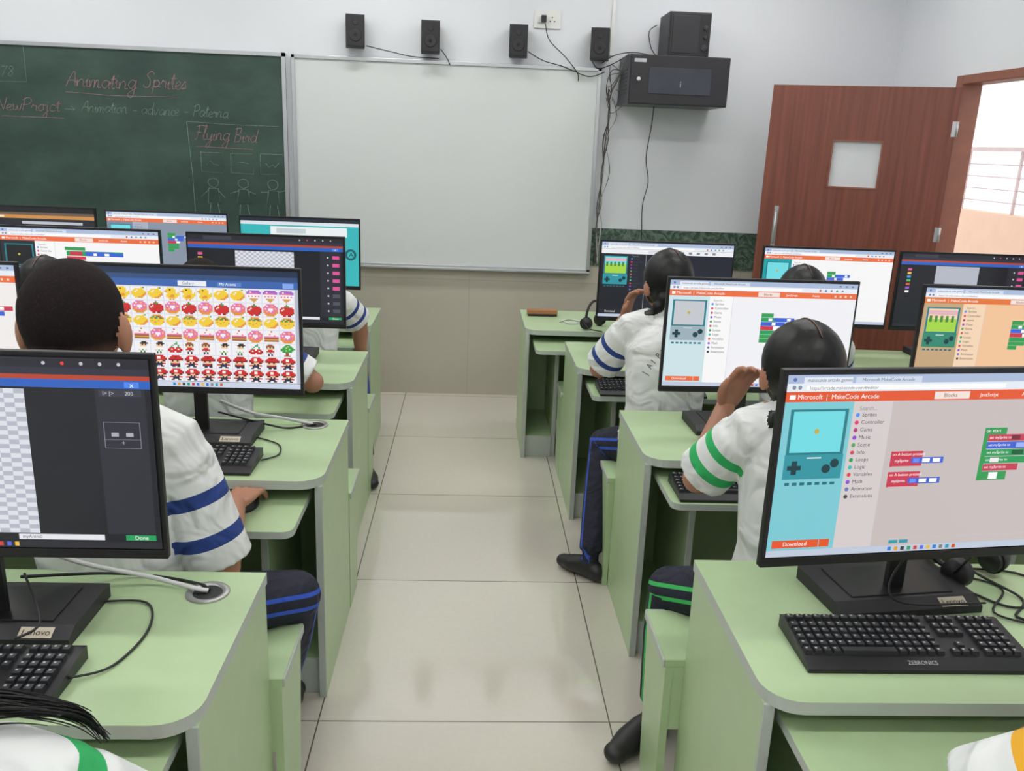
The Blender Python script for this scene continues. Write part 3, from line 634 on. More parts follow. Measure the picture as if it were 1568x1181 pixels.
def ui_dark(S, T, C):
    S(0, 0, 1, .07, '15161c'); S(0, .07, 1, .11, '6a5a4c'); S(0, .11, 1, .16, 'd0904a'); S(0, .16, 1, 1, '20222c'); S(.05, .18, .12, .24, '40a0a8'); S(.2, .12, .26, .15, 'f0e0c8'); S(.4, .2, .9, .24, 'c0c4cc')
def ui_game(S, T, C):
    ui_makecode(S, T, C, bg='1e2230', tool='20232e', sim='1a1d28', blocks='none', header='26272e', game=1)
    S(.0, .09, 1, .15, 'f2f3f6'); S(.35, .1, .5, .14, 'dcdde4')
    for k in range(5): S(.6 + .06 * k, .105, .625 + .06 * k, .135, '888a98')
    S(.36, .30, .44, .34, '2f9e53'); S(.36, .35, .52, .39, 'c93a56'); S(.36, .40, .48, .44, '8e3fd0')
def monitor(xl, y, zt, ui, rot=0.0, base=.03, mh=MH, label=True, bx=0.0):
    b = B(); H = zt - DZ; w = MW
    z1 = H; z0 = H - mh
    b.box(-w / 2, w / 2, 0, .014, z0, z1, M_black); b.box(-w / 2 + .03, w / 2 - .03, .014, .038, z0 + .03, z1 - .04, M_black2)
    b.box(-w / 2, w / 2, -.003, 0, z0, z0 + .018, M_black)
    # stand
    yb0 = base
    b.box(-.02 + bx, .02 + bx, yb0 + .07, yb0 + .085, .015, z0 + .16, M_black); b.box(min(-.05, bx - .02), max(.05, bx + .02), .03, yb0 + .085, z0 + .1, z0 + .19, M_black2)
    b.prism([(yb0, .0), (yb0 + .19, 0), (yb0 + .19, .03), (yb0 + .03, .03), (yb0, .016)], -.165 + bx, .165 + bx, M_black2, M_black2, axis='x')
    b.box(-.12 + bx, .12 + bx, yb0 + .04, yb0 + .17, .03, .033, M_black)
    if label:
        P0 = Vector((.07 + bx, yb0 + .002, .0175)); yd = Vector((0, .03, .014)).normalized(); nn = Vector((0, -.014, .03)).normalized() * .0012
        q = [P0 + nn, P0 + Vector((.062, 0, 0)) + nn, P0 + Vector((.062, 0, 0)) + yd * .024 + nn, P0 + yd * .024 + nn]
        b.add(q, [(0, 1, 2, 3)], M_label)
        b.text('Lenovo', P0 + Vector((.005, 0, 0)) + yd * .006 + nn * 1.6, X, yd, .018, M_black, 0, .052)
    o = b.obj('computer_monitor', bevel=.003, loc=(xl + w / 2, y, DZ + .0005), rot=rot)
    s = B(); sw, sh = w - .016, mh - .03; sx0, sz1 = -sw / 2, z1 - .009; lay = [0]
    def S(u0, v0, u1, v1, c):
        lay[0] += 1; yy = -.0035 - .0000015 * lay[0]
        u1 = min(u1, 1)
        s.add([(sx0 + u0 * sw, yy, sz1 - v1 * sh), (sx0 + u1 * sw, yy, sz1 - v1 * sh), (sx0 + u1 * sw, yy, sz1 - v0 * sh), (sx0 + u0 * sw, yy, sz1 - v0 * sh)], [(0, 1, 2, 3)], em(c))
    def C(u, v, r, c):
        lay[0] += 1; s.disc((sx0 + u * sw, -.0035 - .0000015 * lay[0], sz1 - v * sh), r * sw, em(c), 14)
    def T(t, u, v, size, c):
        lay[0] += 1; s.text(t, (sx0 + u * sw, -.0035 - .0000015 * lay[0], sz1 - v * sh), X, Z, size * sh * 1.25, em(c))
    ui(S, T, C)
    s.obj('screen', loc=(0, 0, 0), parent=o, fixn=False)
    return o
mk = lambda **k: (lambda S, T, C: ui_makecode(S, T, C, **k))
monitor(.548, 1.47, 1.29, mk(bg='cbc0bf', tool='d8d0d0', sim='7fcdd8', header='e8582c'), rot=.13, base=.10, bx=.10)
monitor(.632, 2.72, 1.263, mk(bg='f4f4f8', blocks='b', sim='cfe6ec', scr='c8ccd2', ctl='9fb3bd'), rot=.03)
monitor(1.472, 2.72, 1.263, mk(bg='f6c79c', tool='f8d9b8', sim='c8a880', scr='f2d8b8', ctl='2f8a70', blocks='b', game=1, header='e87838'), rot=.02)
monitor(.602, 4.0, 1.241, ui_game, base=-.06)
monitor(1.37, 4.0, 1.238, mk(bg='fafafa', blocks='b', sim='1aa0a8'), base=-.06)
monitor(2.03, 4.0, 1.235, lambda S, T, C: (ui_editor(S, T, C, .3, .6, .17, .35, 'r'), S(.28, .16, .62, .4, 'b8bcc8')), base=-.06)
monitor(-.53 - MW, 1.44, 1.285, ui_editor, base=-.0, bx=-.04)
monitor(-.486 - MW, 2.5, 1.2815, ui_emoji, bx=-.02)
monitor(-1.28 - MW, 2.5, 1.275, mk(sim='2aa8b0'), bx=.0)
monitor(-.508 - MW, 3.55, 1.262, lambda S, T, C: ui_editor(S, T, C, .3, .68, .17, .36, 'r'))
monitor(-1.242 - MW, 3.55, 1.265, mk(bg='fafafa', blocks='c', sim='222834', scr='10131a', ctl='3b5a68'))
monitor(-.588 - MW, 4.68, 1.235, ui_teal, base=-.02)
monitor(-1.281 - MW, 4.68, 1.24, mk(bg='8a96a8', tool='aab4c2', blocks='b', sim='7a8aa0'), base=-.02)
monitor(-1.963 - MW, 4.68, 1.245, ui_dark, base=-.02)

# ------------------------------------------------------------ keyboards / mice
def keyboard(x, y, z, rot=0, brand=True):
    b = B(); W_, D_ = .45, .165
    b.prism([(-D_ / 2, 0), (D_ / 2, 0), (D_ / 2, .026), (D_ / 2 - .01, .028), (-D_ / 2 + .03, .016), (-D_ / 2, .008)], -W_ / 2, W_ / 2, M_black, M_black, axis='x')
    def zs(yy): return .016 + (yy + D_ / 2 - .03) / (D_ - .04) * .012
    cols = [(-.212 + .0185 * i) for i in range(15)] + [(.078 + .0185 * i) for i in range(3)] + [(.143 + .0185 * i) for i in range(4)]
    for j in range(6):
        yy = -.038 + j * .0195 + (.005 if j == 5 else 0)
        for ci, cx in enumerate(cols):
            if j == 0 and 3 < ci < 10: continue
            if j == 2 and 15 <= ci < 18: continue
            if j == 1 and ci in (15, 17): continue
            b.box(cx - .008, cx + .008, yy - .0085, yy + .0085, zs(yy) - .002, zs(yy) + .007, M_key, taper=.0018)
            b.box(cx - .004, cx + .0, yy + .0, yy + .004, zs(yy) + .0071, zs(yy) + .0073, M_keyleg)
        if j == 0: b.box(cols[4] - .008, cols[9] + .008, yy - .0085, yy + .0085, zs(yy) - .002, zs(yy) + .007, M_key, taper=.0018)
    if brand: b.text('ZEBRONICS', (-.03, -.073, .0135), X, (0, .93, .35), .013, M_keyleg, 0, .058)
    b.obj('keyboard', loc=(x, y, z), rot=rot)
def mouse(x, y, z, rot=0):
    b = B(); vs = []
    b.ell((0, 0, .0), (.031, .055, .034), M_black)
    b.v = [(v[0], v[1], max(v[2], 0)) for v in b.v]
    b.tube([(-.003, .028, .028), (.003, .028, .028)], .008, M_key, 12)
    b.obj('computer_mouse', loc=(x, y, z), rot=rot)
keyboard(.875, 1.46, DZ + .001, .0)
keyboard(-.90, 1.325, DZ + .001, .0)
keyboard(-.83, 2.385, DZ + .001, 0)
keyboard(.86, 2.405, .656, 0); keyboard(.78, 3.50, .656, 0)
keyboard(1.75, 2.40, .656, 0); keyboard(1.62, 3.5, .656)
keyboard(-.92, 3.37, DZ + .001); keyboard(-.98, 4.45, DZ + .001); keyboard(-1.62, 2.385, DZ + .001)
mouse(-.60, 4.60, DZ + .001); mouse(1.32, 1.44, DZ + .001)
mouse(-.60, 2.245, .656)
mouse(1.33, 3.72, DZ + .001)
# cables / headset / duster
zc = DZ + .004
def dcable(pts, r=.003, m=None): cable('monitor_cable', pts, r, m)
dcable([(-.88, 1.60, .86), (-.78, 1.64, .79), (-.66, 1.67, .745), (-.56, 1.65, zc + .006), (-.53, 1.648, zc + .002)], .005, M_cablew)
dcable([(-.86, 1.56, .80), (-.76, 1.68, .745), (-.66, 1.71, zc), (-.56, 1.68, zc), (-.53, 1.655, zc)], .0035)
dcable([(-.74, 1.60, zc), (-.64, 1.60, zc), (-.60, 1.50, zc), (-.62, 1.38, zc), (-.675, 1.33, zc + .008)], .0025)
dcable([(-.82, 1.50, .84), (-.77, 1.44, .775), (-.80, 1.405, .76)], .0025)
dcable([(-.78, 2.66, .83), (-.70, 2.73, .77), (-.60, 2.77, .74), (-.51, 2.765, zc)], .005, M_cablew)
dcable([(-.80, 2.70, .78), (-.64, 2.70, .74), (-.58, 2.72, zc), (-.50, 2.765, zc)], .0035)
dcable([(-.66, 2.62, zc), (-.58, 2.56, zc), (-.56, 2.47, zc), (-.60, 2.42, zc)], .0025)
dcable([(.98, 1.66, .86), (.90, 1.60, .79), (.92, 1.56, .765), (1.1, 1.575, .76)], .0025)
dcable([(1.06, 1.78, .85), (1.15, 1.74, .76), (1.24, 1.66, zc), (1.18, 1.58, zc), (1.28, 1.56, zc), (1.36, 1.66, zc)], .003)
dcable([(1.12, 1.80, zc), (1.3, 1.78, zc), (1.33, 1.66, zc), (1.2, 1.62, zc), (1.14, 1.68, zc)], .003)
dcable([(1.0, 1.80, zc), (1.16, 1.76, zc), (1.22, 1.70, zc), (1.14, 1.60, zc), (1.2, 1.55, zc)], .0025)
dcable([(.50, 4.62, zc), (.56, 4.70, zc), (.62, 4.62, zc), (.55, 4.58, zc), (.52, 4.66, zc)], .004, M_cablew)
dcable([(1.44, 4.1, zc), (1.40, 4.02, zc), (1.35, 3.9, zc), (1.3, 3.8, zc + .01)], .003)
def headset(x, y, z, rot):
    b = B(); pts = [(.075 * math.cos(a), 0, .075 + .085 * math.sin(a)) for a in np.linspace(-.25, math.pi + .25, 18)]
    b.tube(pts, (.007), M_black, 8)
    for s in (-1, 1):
        b.tube([(s * .062, 0, .05), (s * .088, 0, .05)], [.034, .030], M_black2, 18); b.tube([(s * .05, 0, .05), (s * .062, 0, .05)], [.026, .032], M_black, 18)
    b.tube(catmull([(-.085, 0, .05), (-.1, -.04, .03), (-.07, -.1, .02)], 5), .003, M_black)
    o = b.obj('headset', loc=(x, y, z), rot=rot); return o
h = headset(1.20, 1.70, DZ + .034, .5); h.rotation_euler = (math.radians(-82), 0, .5)
h2 = headset(.665, 4.50, DZ - .014, .9)
b = B(); b.box(-.085, .085, -.025, .025, .012, .035, M_wood); b.box(-.083, .083, -.023, .023, 0, .012, M_black2); b.obj('chalkboard_duster', bevel=.003, loc=(.416, 4.80, DZ + .001), rot=.05)

# ------------------------------------------------------------ people
def voxel(bld, vox, it=3):
    me = bpy.data.meshes.new('tmp'); me.from_pydata(bld.v, [], bld.f); me.update()
    bm = bmesh.new(); bm.from_mesh(me); bmesh.ops.recalc_face_normals(bm, faces=bm.faces); bm.to_mesh(me); bm.free()
    o = bpy.data.objects.new('tmp', me); scene.collection.objects.link(o)
    md = o.modifiers.new('r', 'REMESH'); md.mode = 'VOXEL'; md.voxel_size = vox; md.adaptivity = 0
    sm = o.modifiers.new('s', 'SMOOTH'); sm.factor = .5; sm.iterations = it
    dg = bpy.context.evaluated_depsgraph_get(); out = bpy.data.meshes.new_from_object(o.evaluated_get(dg))
    bpy.data.objects.remove(o); bpy.data.meshes.remove(me)
    return out
def V(*a): return Vector(a)
def make_hand(parent, wrist, fdir, up, side, curl=1.0, k=1.0, skin=None):
    """side=+1 right hand (thumb at -x), -1 left hand"""
    f = Vector(fdir).normalized(); u = Vector(up); u = (u - f * u.dot(f)).normalized(); x = f.cross(u)
    R = Matrix((x, f, u)).transposed().to_4x4(); M = Matrix.Translation(Vector(wrist)) @ R @ Matrix.Scale(k, 4)
    b = B()
    b.tube([(0, -.03, 0), (0, 0, 0), (0, .02, 0), (0, .05, .001), (0, .08, .0), (0, .092, -.001)], [(.022, .018), (.024, .017), (.032, .017), (.038, .015), (.038, .0125), (.034, .009)], None, 16, hint=(1, 0, 0), M=M)
    ln = [.066, .076, .071, .055]; xs = [-.029, -.0098, .0098, .028]
    for i in range(4):
        li = i; xx = xs[i] * side; p = V(xx, .080, 0); pts = [p.copy()]; a = 0; spread = xx * 3.0
        pts.append(p + V(0, .006, 0)); p = pts[-1]
        for s, (fr, pa) in enumerate(((.45, 18), (.30, 32), (.25, 26))):
            a += math.radians(pa * curl); p = p + V(spread * fr * ln[li], math.cos(a) * ln[li] * fr * 1.05, -math.sin(a) * ln[li] * fr * 1.05); pts.append(p.copy())
        rr = [.0095, .0095, .0086, .0078, .0062]
        b.tube(pts, rr, None, 10, M=M); b.ell(pts[-1], (.0065, .0065, .0065), None, M=M)
    s = -side
    tp = [V(s * .022, .012, -.002), V(s * .040, .038, -.008), V(s * .050, .062, -.014), V(s * .050, .084, -.018)]
    b.tube(tp, [.013, .0125, .0105, .0075], None, 10, M=M); b.ell(tp[-1], (.0078, .0078, .0078), None, M=M)
    me = voxel(b, .003 * k, 3); me.name = 'hand'
    me.materials.clear(); me.materials.append(skin or M_skin)
    me.polygons.foreach_set('use_smooth', [True] * len(me.polygons))
    o = bpy.data.objects.new('hand_right' if side > 0 else 'hand_left', me); scene.collection.objects.link(o)
    o.parent = parent; o.matrix_parent_inverse = parent.matrix_world.inverted()
    return o

def person(name, hip, neck, head, shw, elbows, wrists, knees, ankles, toes, shirt, pants, girl=True, hr=(.086, .102, .112), yaw=0, pitch=0,
           k=1.0, vox=.007, hdirs=None, hups=None, curl=(1, 1), braid=None, backtext=False, sleeve=.88, shdrop=.05, skin=None, strands=None, ear=1.0):
    hip = V(*hip); neck = V(*neck); head = V(*head); prims = []
    b = B(); skin = skin or M_skin
    def cap(a, c, ra, rc, tag, extra=None): prims.append(('c', Vector(a), Vector(c), ra, rc, tag, extra))
    up = neck - hip; lat = V(1, 0, 0)
    def sp(t, dy=0): return hip + up * t + V(0, dy, 0)
    # torso (shirt)
    tor = [(-.14, .135, .095), (-.08, .155 * k, .12 * k), (.08, .160 * k, .125 * k), (.3, .148 * k, .112 * k), (.55, .158 * k, .118 * k), (.75, .165 * k, .115 * k), (.88, .145 * k, .095 * k), (.97, .085 * k, .07 * k), (1.02, .06 * k, .055 * k)]
    b.tube([sp(t, -.025 * math.sin(max(0, t) * 3.1)) for t, _, _ in tor], [(r1, r2) for _, r1, r2 in tor], None, 24, hint=(1, 0, 0))
    for dx in (-.05, 0, .05):
        cap(sp(-.0) + lat * dx, sp(.85, -.01) + lat * dx * .9, .115 * k, .105 * k, 'shirt')
    # pelvis (pants)
    b.ell(hip + V(0, .01, -.01), (.15 * k, .12 * k, .095), None); cap(hip + V(-.06, .03, -.035), hip + V(.06, .03, -.035), .085, .085, 'pants')
    # neck and collar
    b.tube([neck - up.normalized() * .05, neck + (head - neck) * .35, head + V(0, -.01, -.03)], [.052 * k, .048 * k, .048 * k], None, 16); cap(neck + V(0, 0, .0), head - V(0, 0, .05), .046 * k, .044 * k, 'skin')
    cap(neck - up.normalized() * .06, neck - up.normalized() * .02, .085, .055, 'shirt')
    nu = up.normalized(); cc = neck + nu * .012
    ring = [cc + V(.060 * k * math.cos(a), .058 * k * math.sin(a), -.018 * math.sin(a)) for a in np.linspace(0, 2 * math.pi, 25)]
    b.tube(ring, .012, None, 8)
    for i in range(0, 24, 2): cap(ring[i], ring[i + 2], .0145, .0145, 'shirt')
    for si, s in enumerate((-1, 1)):
        sh = neck + lat * (s * shw) + V(0, -.005, -shdrop); el = V(*elbows[si]); wr = V(*wrists[si])
        mid = (neck + V(0, 0, -.035) + sh) / 2 + V(s * .01, 0, .012)
        b.tube([neck + V(0, 0, -.05), mid, sh, sh + (el - sh) * .12], [.062 * k, .066 * k, .064 * k, .06 * k], None, 16)
        cap(neck + V(0, 0, -.05), sh, .06 * k, .062 * k, 'yoke')
        se = sh + (el - sh) * sleeve
        b.tube([sh, sh + (el - sh) * .1, sh + (el - sh) * .5, se], [.050 * k, .066 * k, .070 * k, .074 * k], None, 20)
        cap(sh, se, .066 * k, .074 * k, 'sleeve')
        b.tube([sh, (sh + el) / 2, el], [.048 * k, .045 * k, .04 * k], None, 14); b.ell(el, (.041 * k,) * 3, None)
        b.tube([el, el + (wr - el) * .3, wr], [.038 * k, .040 * k, .026 * k], None, 14); b.ell(wr, (.026 * k,) * 3, None)
        cap(sh, el, .04 * k, .04 * k, 'skin'); cap(el, wr, .041 * k, .027 * k, 'skin')
        # legs
        hj = hip + lat * (s * .085 * k) + V(0, .02, -.015); kn = V(*knees[si]); an = V(*ankles[si]); to = V(*toes[si])
        b.tube([hj, hj + (kn - hj) * .4, kn], [.084 * k, .078 * k, .062 * k], None, 18); b.ell(kn, (.062 * k,) * 3, None)
        b.tube([kn, kn + (an - kn) * .35, an + V(0, 0, .02)], [.060 * k, .060 * k, .047 * k], None, 18)
        cap(hj, kn, .084 * k, .062 * k, 'pants', s); cap(kn, an + V(0, 0, .02), .062 * k, .047 * k, 'pants', s)
        he = an + (an - to).normalized() * .045; he.z = .038; toz = V(to.x, to.y, .03)
        b.tube([he, an * .7 + toz * .3 - V(0, 0, (an * .7 + toz * .3).z - .045), an * .35 + toz * .65 - V(0, 0, (an * .35 + toz * .65).z - .036), toz], [(.034, .036), (.040, .042), (.046, .034), (.032, .026)], None, 16, hint=(to - an).cross(V(0, 0, 1)))
        b.ell(he, (.036, .036, .036), None); b.ell(toz, (.035, .035, .027), None)
        cap(he, toz, .042, .04, 'shoe'); b.tube([an + V(0, 0, .06), V(an.x, an.y, .05)], [.034, .034], None, 12)
    # head
    R = (Matrix.Rotation(yaw, 3, 'Z') @ Matrix.Rotation(pitch, 3, 'X'))
    def hd(q, r, tag, add=True):
        c = head + R @ Vector(q)
        if add: b.ell(c, r, None, R=R)
        prims.append(('e', c, R, r, tag))
    hx, hy, hz = hr
    hd((0, -.008, .01), (hx, hy, hz * .94), 'head'); hd((0, hy * .28, -hz * .42), (hx * .72, hy * .66, hz * .62), 'head')
    hd((0, -hy * .12, -hz * .18), (hx * .93, hy * .86, hz * .72), 'head')
    hd((0, hy * 1.0, -hz * .12), (.012, .02, .02), 'skin'); hd((0, hy * .90, -hz * .0), (.009, .016, .028), 'skin')
    for s in (-1, 1): hd((s * (hx + .003 * ear), -.006, -hz * .27), (.010 * ear, .018, .031 * ear), 'skin')
    hd((0, hy * .82, -hz * .50), (.026, .016, .010), 'skin')
    if girl:
        hd((0, -.016, .014), (hx * 1.10, hy * 1.04, hz * 1.0), 'hair2')
    if braid:
        pts = catmull([head + V(*p) for p in braid], 5); n = len(pts)
        for i, p in enumerate(pts):
            rr = (.022 + .004 * math.sin(i * 1.9)) * (1 - .35 * i / n); b.ell(p, (rr, rr, rr * 1.1), None)
        for i in range(n - 1): cap(pts[i], pts[i + 1], .022, .022, 'hair')
    me = voxel(b, vox, 3); me.name = name
    nv = len(me.vertices); nf = len(me.polygons)
    P = np.empty(nv * 3, dtype=np.float32); me.vertices.foreach_get('co', P); P = P.reshape(-1, 3)
    C = np.empty(nf * 3, dtype=np.float32); me.polygons.foreach_get('center', C); C = C.reshape(-1, 3)
    def score(Q):
        best = np.full(len(Q), 1e9); idx = np.zeros(len(Q), int)
        for i, p in enumerate(prims):
            if p[0] == 'c':
                a = np.array(p[1]); d = np.array(p[2]) - a; tu = (Q - a) @ d / max(1e-9, d @ d); t = np.clip(tu, 0, 1)
                sc = np.linalg.norm(Q - (a + t[:, None] * d), axis=1) - (p[3] + (p[4] - p[3]) * t)
                if p[5] == 'sleeve': sc = np.where((tu > 1 + .004 / np.linalg.norm(d)), 1e3, sc - .01)
            else:
                q = (Q - np.array(p[1])) @ np.array(p[2]); r = np.array(p[3]); sc = (np.linalg.norm(q / r, axis=1) - 1) * r.min()
            m = sc < best; best[m] = sc[m]; idx[m] = i
        return idx
    iv = score(P); ic = score(C); tagi = {'shirt': 0, 'yoke': 0, 'sleeve': 0, 'skin': 1, 'pants': 2, 'hair': 3, 'shoe': 4, 'head': 5, 'hair2': 5}
    tg = np.array([tagi[p[5] if p[0] == 'c' else p[4]] for p in prims])[ic]
    q = (C - np.array(head)) @ np.array(R)
    if girl: skinm = ((q[:, 1] > .40 * hy) & (q[:, 2] < .50 * hz)) | (q[:, 2] < -.80 * hz)
    else: skinm = ((q[:, 1] > .40 * hy) & (q[:, 2] < .58 * hz)) | (q[:, 2] < -.66 * hz) | ((q[:, 1] > .05 * hy) & (q[:, 2] < -.30 * hz))
    hm = tg == 5; tg[hm & skinm] = 1; tg[hm & ~skinm] = 3
    me.materials.clear()
    for m in (shirt, skin, pants, M_hair if girl else M_buzz, M_shoe): me.materials.append(m)
    me.polygons.foreach_set('material_index', tg.astype(np.int32)); me.polygons.foreach_set('use_smooth', np.ones(nf, bool))
    st = np.full(nv, -2.0); lg = np.full(nv, .06)
    qv = (P - np.array(head)) @ np.array(R)
    fd = np.clip((-.30 - qv[:, 2] / hz) / .36, 0, 1) + np.clip((.05 - qv[:, 2] / hz) / .4, 0, 1) * np.clip((qv[:, 1] / hy + .25) / .5, 0, 1) * .8
    for i, p in enumerate(prims):
        if p[0] != 'c': continue
        sel = iv == i
        if not sel.any(): continue
        a = np.array(p[1]); d = np.array(p[2]) - a; Q = P[sel]; tu = (Q - a) @ d / (d @ d); t = np.clip(tu, 0, 1)
        if p[5] == 'sleeve': st[sel] = np.clip(tu, -.6, 1)
        if p[5] == 'yoke': st[sel] = t - 1
        if p[5] == 'pants' and p[6]:
            dn = Vector(d).normalized(); la = Vector((p[6], 0, 0)); la = la - dn * la.dot(dn)
            if la.length < .2: la = Vector((0, -1, 0)); la = la - dn * la.dot(dn)
            la.normalize(); n2 = dn.cross(la)
            if n2.z < 0 and abs(n2.z) > .3: n2 = -n2
            off = Q - (a + t[:, None] * d); c = off @ np.array(n2); ll = off @ np.array(la)
            lg[sel] = np.where(ll < 0, np.sign(c + 1e-6) * np.maximum(np.abs(c), .05), c)
    for nm, arr in (('st', st), ('lg', lg), ('fd', np.clip(fd, 0, 1))):
        at = me.attributes.new(nm, 'FLOAT', 'POINT'); at.data.foreach_set('value', arr.astype(np.float32))
    # recentre the mesh on the hip
    o = bpy.data.objects.new(name, me); scene.collection.objects.link(o)
    org = V(hip.x, hip.y, 0); me.transform(Matrix.Translation(-org)); o.location = org
    bpy.context.view_layer.update()
    # face details
    fb = B(); RR = R
    for s in (-1, 1):
        c = head + R @ V(s * hx * .38, hy * .86, hz * .0); fb.ell(c, (.014, .008, .008), M_eyew, R=R); fb.ell(c + R @ V(0, .006, 0), (.005, .004, .0055), M_black, R=R)
        fb.ell(head + R @ V(s * hx * .40, hy * .87, hz * .19), (.019, .006, .0035), M_hair, R=R)
    fb.ell(head + R @ V(0, hy * .93, -hz * .50), (.022, .008, .006), M_lip, R=R)
    if girl:
        arc = [head + R @ V(0, -.016 + hy * 1.04 * math.sin(a), .014 + hz * 1.003 * math.cos(a)) for a in np.linspace(-.75, .8, 12)]
        fb.tube(arc, .0016, M_part, 6)
    if strands:
        rs = random.Random(3); ns = len(strands)
        for sidx in range(150):
            jx, jy, jz = rs.gauss(0, .009), rs.gauss(0, .010), rs.gauss(0, .0085); cut = rs.uniform(.50, 1.0) ** 1.1; wv = rs.uniform(-.005, .005)
            pts = []
            for i, p in enumerate(strands):
                f = 1.3 - .95 * math.sin(math.pi * min(1, i / (ns - 1)) * .5)
                pts.append(head + V(p[0] + jx * f + wv * math.sin(i * 2.1), p[1] + jy * f, p[2] + jz * f + wv * math.cos(i * 1.7)))
            cp = catmull(pts, 7); cp = cp[:max(8, int(len(cp) * cut))]; fb.tube(cp, [.0026 * (1 - .85 * i / len(cp)) for i in range(len(cp))], M_hair, 5)
    fo = fb.obj('face_details', fixn=False); fo.parent = o; fo.matrix_parent_inverse = o.matrix_world.inverted()
    hdirs = hdirs or [None, None]; hups = hups or [(0, 0, 1), (0, 0, 1)]
    for si, s in enumerate((-1, 1)):
        el = V(*elbows[si]); wr = V(*wrists[si]); d = Vector(hdirs[si]) if hdirs[si] else (wr - el)
        make_hand(o, wr, d, hups[si], s, curl[si], 1.0 * k, skin)
    if backtext:
        bv = BVHTree.FromPolygons([tuple(v.co + org) for v in me.vertices], [tuple(p.vertices) for p in me.polygons])
        tb = B(); word = 'JAIPURIA'
        for i, chh in enumerate(word):
            tt = i / (len(word) - 1); a = math.radians(68 - 40 * tt); px = .672 + .105 * tt ** 1.1; pz = .838 + .108 * math.sin(tt * 1.45)
            vs, fs = text_geo(chh, 0); xd = V(math.cos(a), 0, math.sin(a)); yd = V(-math.sin(a), 0, math.cos(a)); out = []
            for v in vs:
                w = V(px, 0, pz) + xd * (v[0] * .026) + yd * (v[1] * .03); hit = bv.ray_cast(V(w.x, hip.y - .5, w.z), V(0, 1, 0))
                out.append(hit[0] - V(0, .0015, 0) if hit[0] else V(w.x, hip.y, w.z))
            tb.add(out, fs, M_shoe)
        to_ = tb.obj('back_print', fixn=False); to_.parent = o; to_.matrix_parent_inverse = o.matrix_world.inverted()
    return o
SB = shirt_mat('shirt_white_blue', (36, 62, 130), [(.36, .47), (.70, .81)])
SG = shirt_mat('shirt_white_green', (44, 172, 96), [(.28, .42), (.62, .78)])
SG2 = shirt_mat('shirt_white_green_yoke', (44, 165, 92), [(-.14, .06), (.55, .7)])
SY = shirt_mat('shirt_white_yellow', (232, 170, 40), [(.22, .62)])
PB = pants_mat('pants_navy_blue', (48, 84, 190)); PG = pants_mat('pants_navy_green', (60, 180, 90))
bun = [(0, -.10, -.02), (0, -.12, -.08), (.0, -.125, -.16)]
# boy, second row left
person('schoolboy', (-.80, 1.865, .545), (-.825, 1.87, 1.045), (-.832, 1.83, 1.262), .175, [(-1.05, 1.98, .75), (-.565, 1.865, .665)], [(-.98, 2.2, .76), (-.605, 2.14, .705)],
       [(-.92, 2.25, .53), (-.43, 2.02, .505)], [(-.93, 2.2, .1), (-.52, 2.16, .1)], [(-.93, 2.34, 0), (-.50, 2.30, 0)], SB, PB, girl=False, hr=(.101, .114, .125), k=1.08, vox=.0065,
       hdirs=[None, (.1, 1, -.02)], curl=(1, .8), sleeve=.93, shdrop=.075, ear=1.45)
# girl, second row right
person('schoolgirl', (.84, 1.965, .545), (.845, 2.0, 1.035), (.82, 2.03, 1.147), .15, [(.615, 2.10, .82), (1.08, 2.1, .78)], [(.70, 2.20, .99), (1.0, 2.33, .72)],
       [(.575, 2.12, .485), (.93, 2.35, .53)], [(.568, 2.135, .1), (.93, 2.33, .1)], [(.44, 2.02, 0), (.93, 2.47, 0)], SG, PG, k=1.0, vox=.0065, hr=(.09, .105, .110),
       hdirs=[(.35, -.2, 1), None], hups=[(-.3, 1, 0), (0, 0, 1)], braid=[(-.03, -.09, -.03), (-.06, -.10, -.08), (-.085, -.07, -.15), (-.09, -.05, -.2)], yaw=.1)
# girl, third row right
person('schoolgirl', (.76, 3.16, .545), (.77, 3.24, 1.03), (.76, 3.29, 1.165), .15, [(.535, 3.36, .79), (1.0, 3.36, .78)], [(.635, 3.44, .98), (.93, 3.5, .72)],
       [(.565, 3.30, .49), (.80, 3.5, .53)], [(.505, 3.08, .1), (.80, 3.4, .1)], [(.415, 3.17, 0), (.8, 3.52, 0)], SB, PB, vox=.007,
       hdirs=[(.2, -.1, 1), None], hups=[(-.8, .6, 0), (0, 0, 1)], braid=[(-.02, -.09, -.05), (-.05, -.09, -.1), (-.10, -.085, -.17), (-.12, -.06, -.22)], yaw=.35, backtext=True)
# third row right, second seat
person('schoolgirl', (1.29, 3.16, .545), (1.29, 3.22, 1.0), (1.285, 3.27, 1.125), .15, [(1.08, 3.36, .79), (1.5, 3.36, .78)], [(1.15, 3.52, .72), (1.45, 3.52, .72)],
       [(1.2, 3.5, .53), (1.38, 3.5, .53)], [(1.2, 3.42, .1), (1.38, 3.42, .1)], [(1.2, 3.55, 0), (1.38, 3.55, 0)], SB, PB, vox=.009, braid=bun)
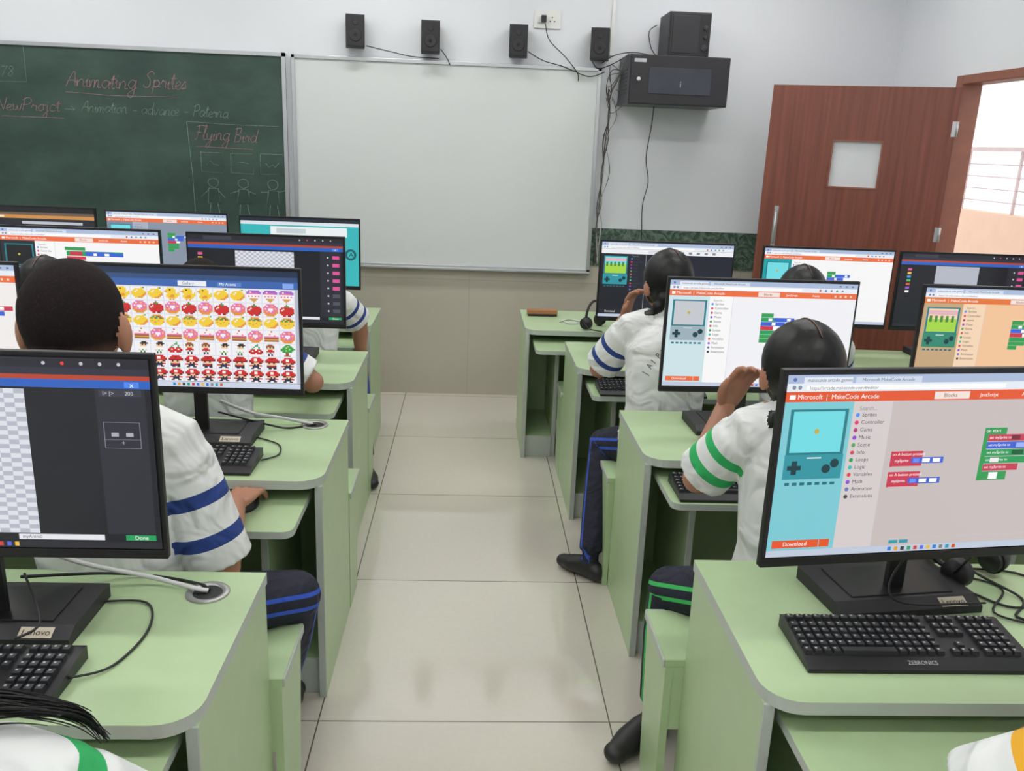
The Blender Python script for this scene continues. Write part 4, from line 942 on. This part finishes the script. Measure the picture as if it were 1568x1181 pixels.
# third row left
person('schoolboy', (-.90, 2.97, .545), (-.92, 3.02, 1.0), (-.94, 3.06, 1.115), .16, [(-1.12, 3.12, .79), (-.56, 3.05, .79)], [(-1.05, 3.2, .69), (-.60, 3.24, .74)],
       [(-.98, 3.35, .53), (-.80, 3.35, .53)], [(-.98, 3.28, .1), (-.80, 3.28, .1)], [(-.98, 3.42, 0), (-.80, 3.42, 0)], SB, PB, girl=False, vox=.008, hdirs=[None, (-.3, 1, -.2)])
person('schoolgirl', (-1.49, 2.97, .545), (-1.49, 3.02, .99), (-1.47, 3.06, 1.095), .15, [(-1.70, 3.12, .79), (-1.28, 3.12, .79)], [(-1.6, 3.22, .70), (-1.36, 3.22, .70)],
       [(-1.58, 3.35, .53), (-1.4, 3.35, .53)], [(-1.58, 3.28, .1), (-1.4, 3.28, .1)], [(-1.58, 3.42, 0), (-1.4, 3.42, 0)], SB, PB, vox=.009, braid=bun)
# fourth row left
person('schoolboy', (-.76, 3.98, .545), (-.76, 4.02, .97), (-.77, 4.06, 1.06), .15, [(-.98, 4.12, .77), (-.525, 4.12, .79)], [(-.9, 4.22, .70), (-.525, 4.16, .62)],
       [(-.85, 4.35, .53), (-.56, 4.25, .50)], [(-.85, 4.3, .1), (-.50, 4.08, .1)], [(-.85, 4.44, 0), (-.45, 3.95, 0)], SB, PB, girl=False, vox=.008, hdirs=[None, (0, .3, -1)], hups=[(0, 0, 1), (.5, 1, 0)])
# first row left (bottom left)
person('schoolgirl', (-.63, .82, .545), (-.60, .83, .975), (-.675, .86, 1.10), .15, [(-.87, .92, .75), (-.36, .93, .74)], [(-.82, 1.08, .70), (-.46, 1.08, .69)],
       [(-.75, 1.12, .53), (-.57, 1.12, .53)], [(-.75, 1.08, .1), (-.57, 1.08, .1)], [(-.75, 1.2, 0), (-.57, 1.2, 0)], SG2, PG, vox=.007,
       strands=[(.02, -.06, -.03), (.09, -.05, -.045), (.155, -.02, -.06), (.205, .0, -.08), (.24, .02, -.11), (.262, .03, -.155)])
# first row right (bottom right)
person('schoolboy', (1.0, .82, .545), (1.0, .84, 1.035), (1.01, .87, 1.16), .155, [(.685, .95, .795), (1.25, .93, .78)], [(.975, 1.15, .785), (1.2, 1.18, .78)],
       [(.92, 1.15, .53), (1.08, 1.15, .53)], [(.92, 1.1, .1), (1.08, 1.1, .1)], [(.92, 1.24, 0), (1.08, 1.24, 0)], SY, PB, girl=False, vox=.0065, hdirs=[(.6, 1, -.02), None])

# ------------------------------------------------------------ camera
cd = bpy.data.cameras.new('Camera'); cam = bpy.data.objects.new('Camera', cd); scene.collection.objects.link(cam)
cd.sensor_width = 36; cd.sensor_fit = 'HORIZONTAL'; cd.lens = 1320 / 1568 * 36; cd.clip_start = .02
r = Vector((.99831, -.04371, .0382)); u = Vector((-.02496, .27100, .96226)); bk_ = Vector((-.05241, -.9616, .26945))
Mx = Matrix((r, u, bk_)).transposed().to_4x4(); Mx.translation = (0, 0, 1.65)
cam.matrix_world = Mx
scene.camera = cam
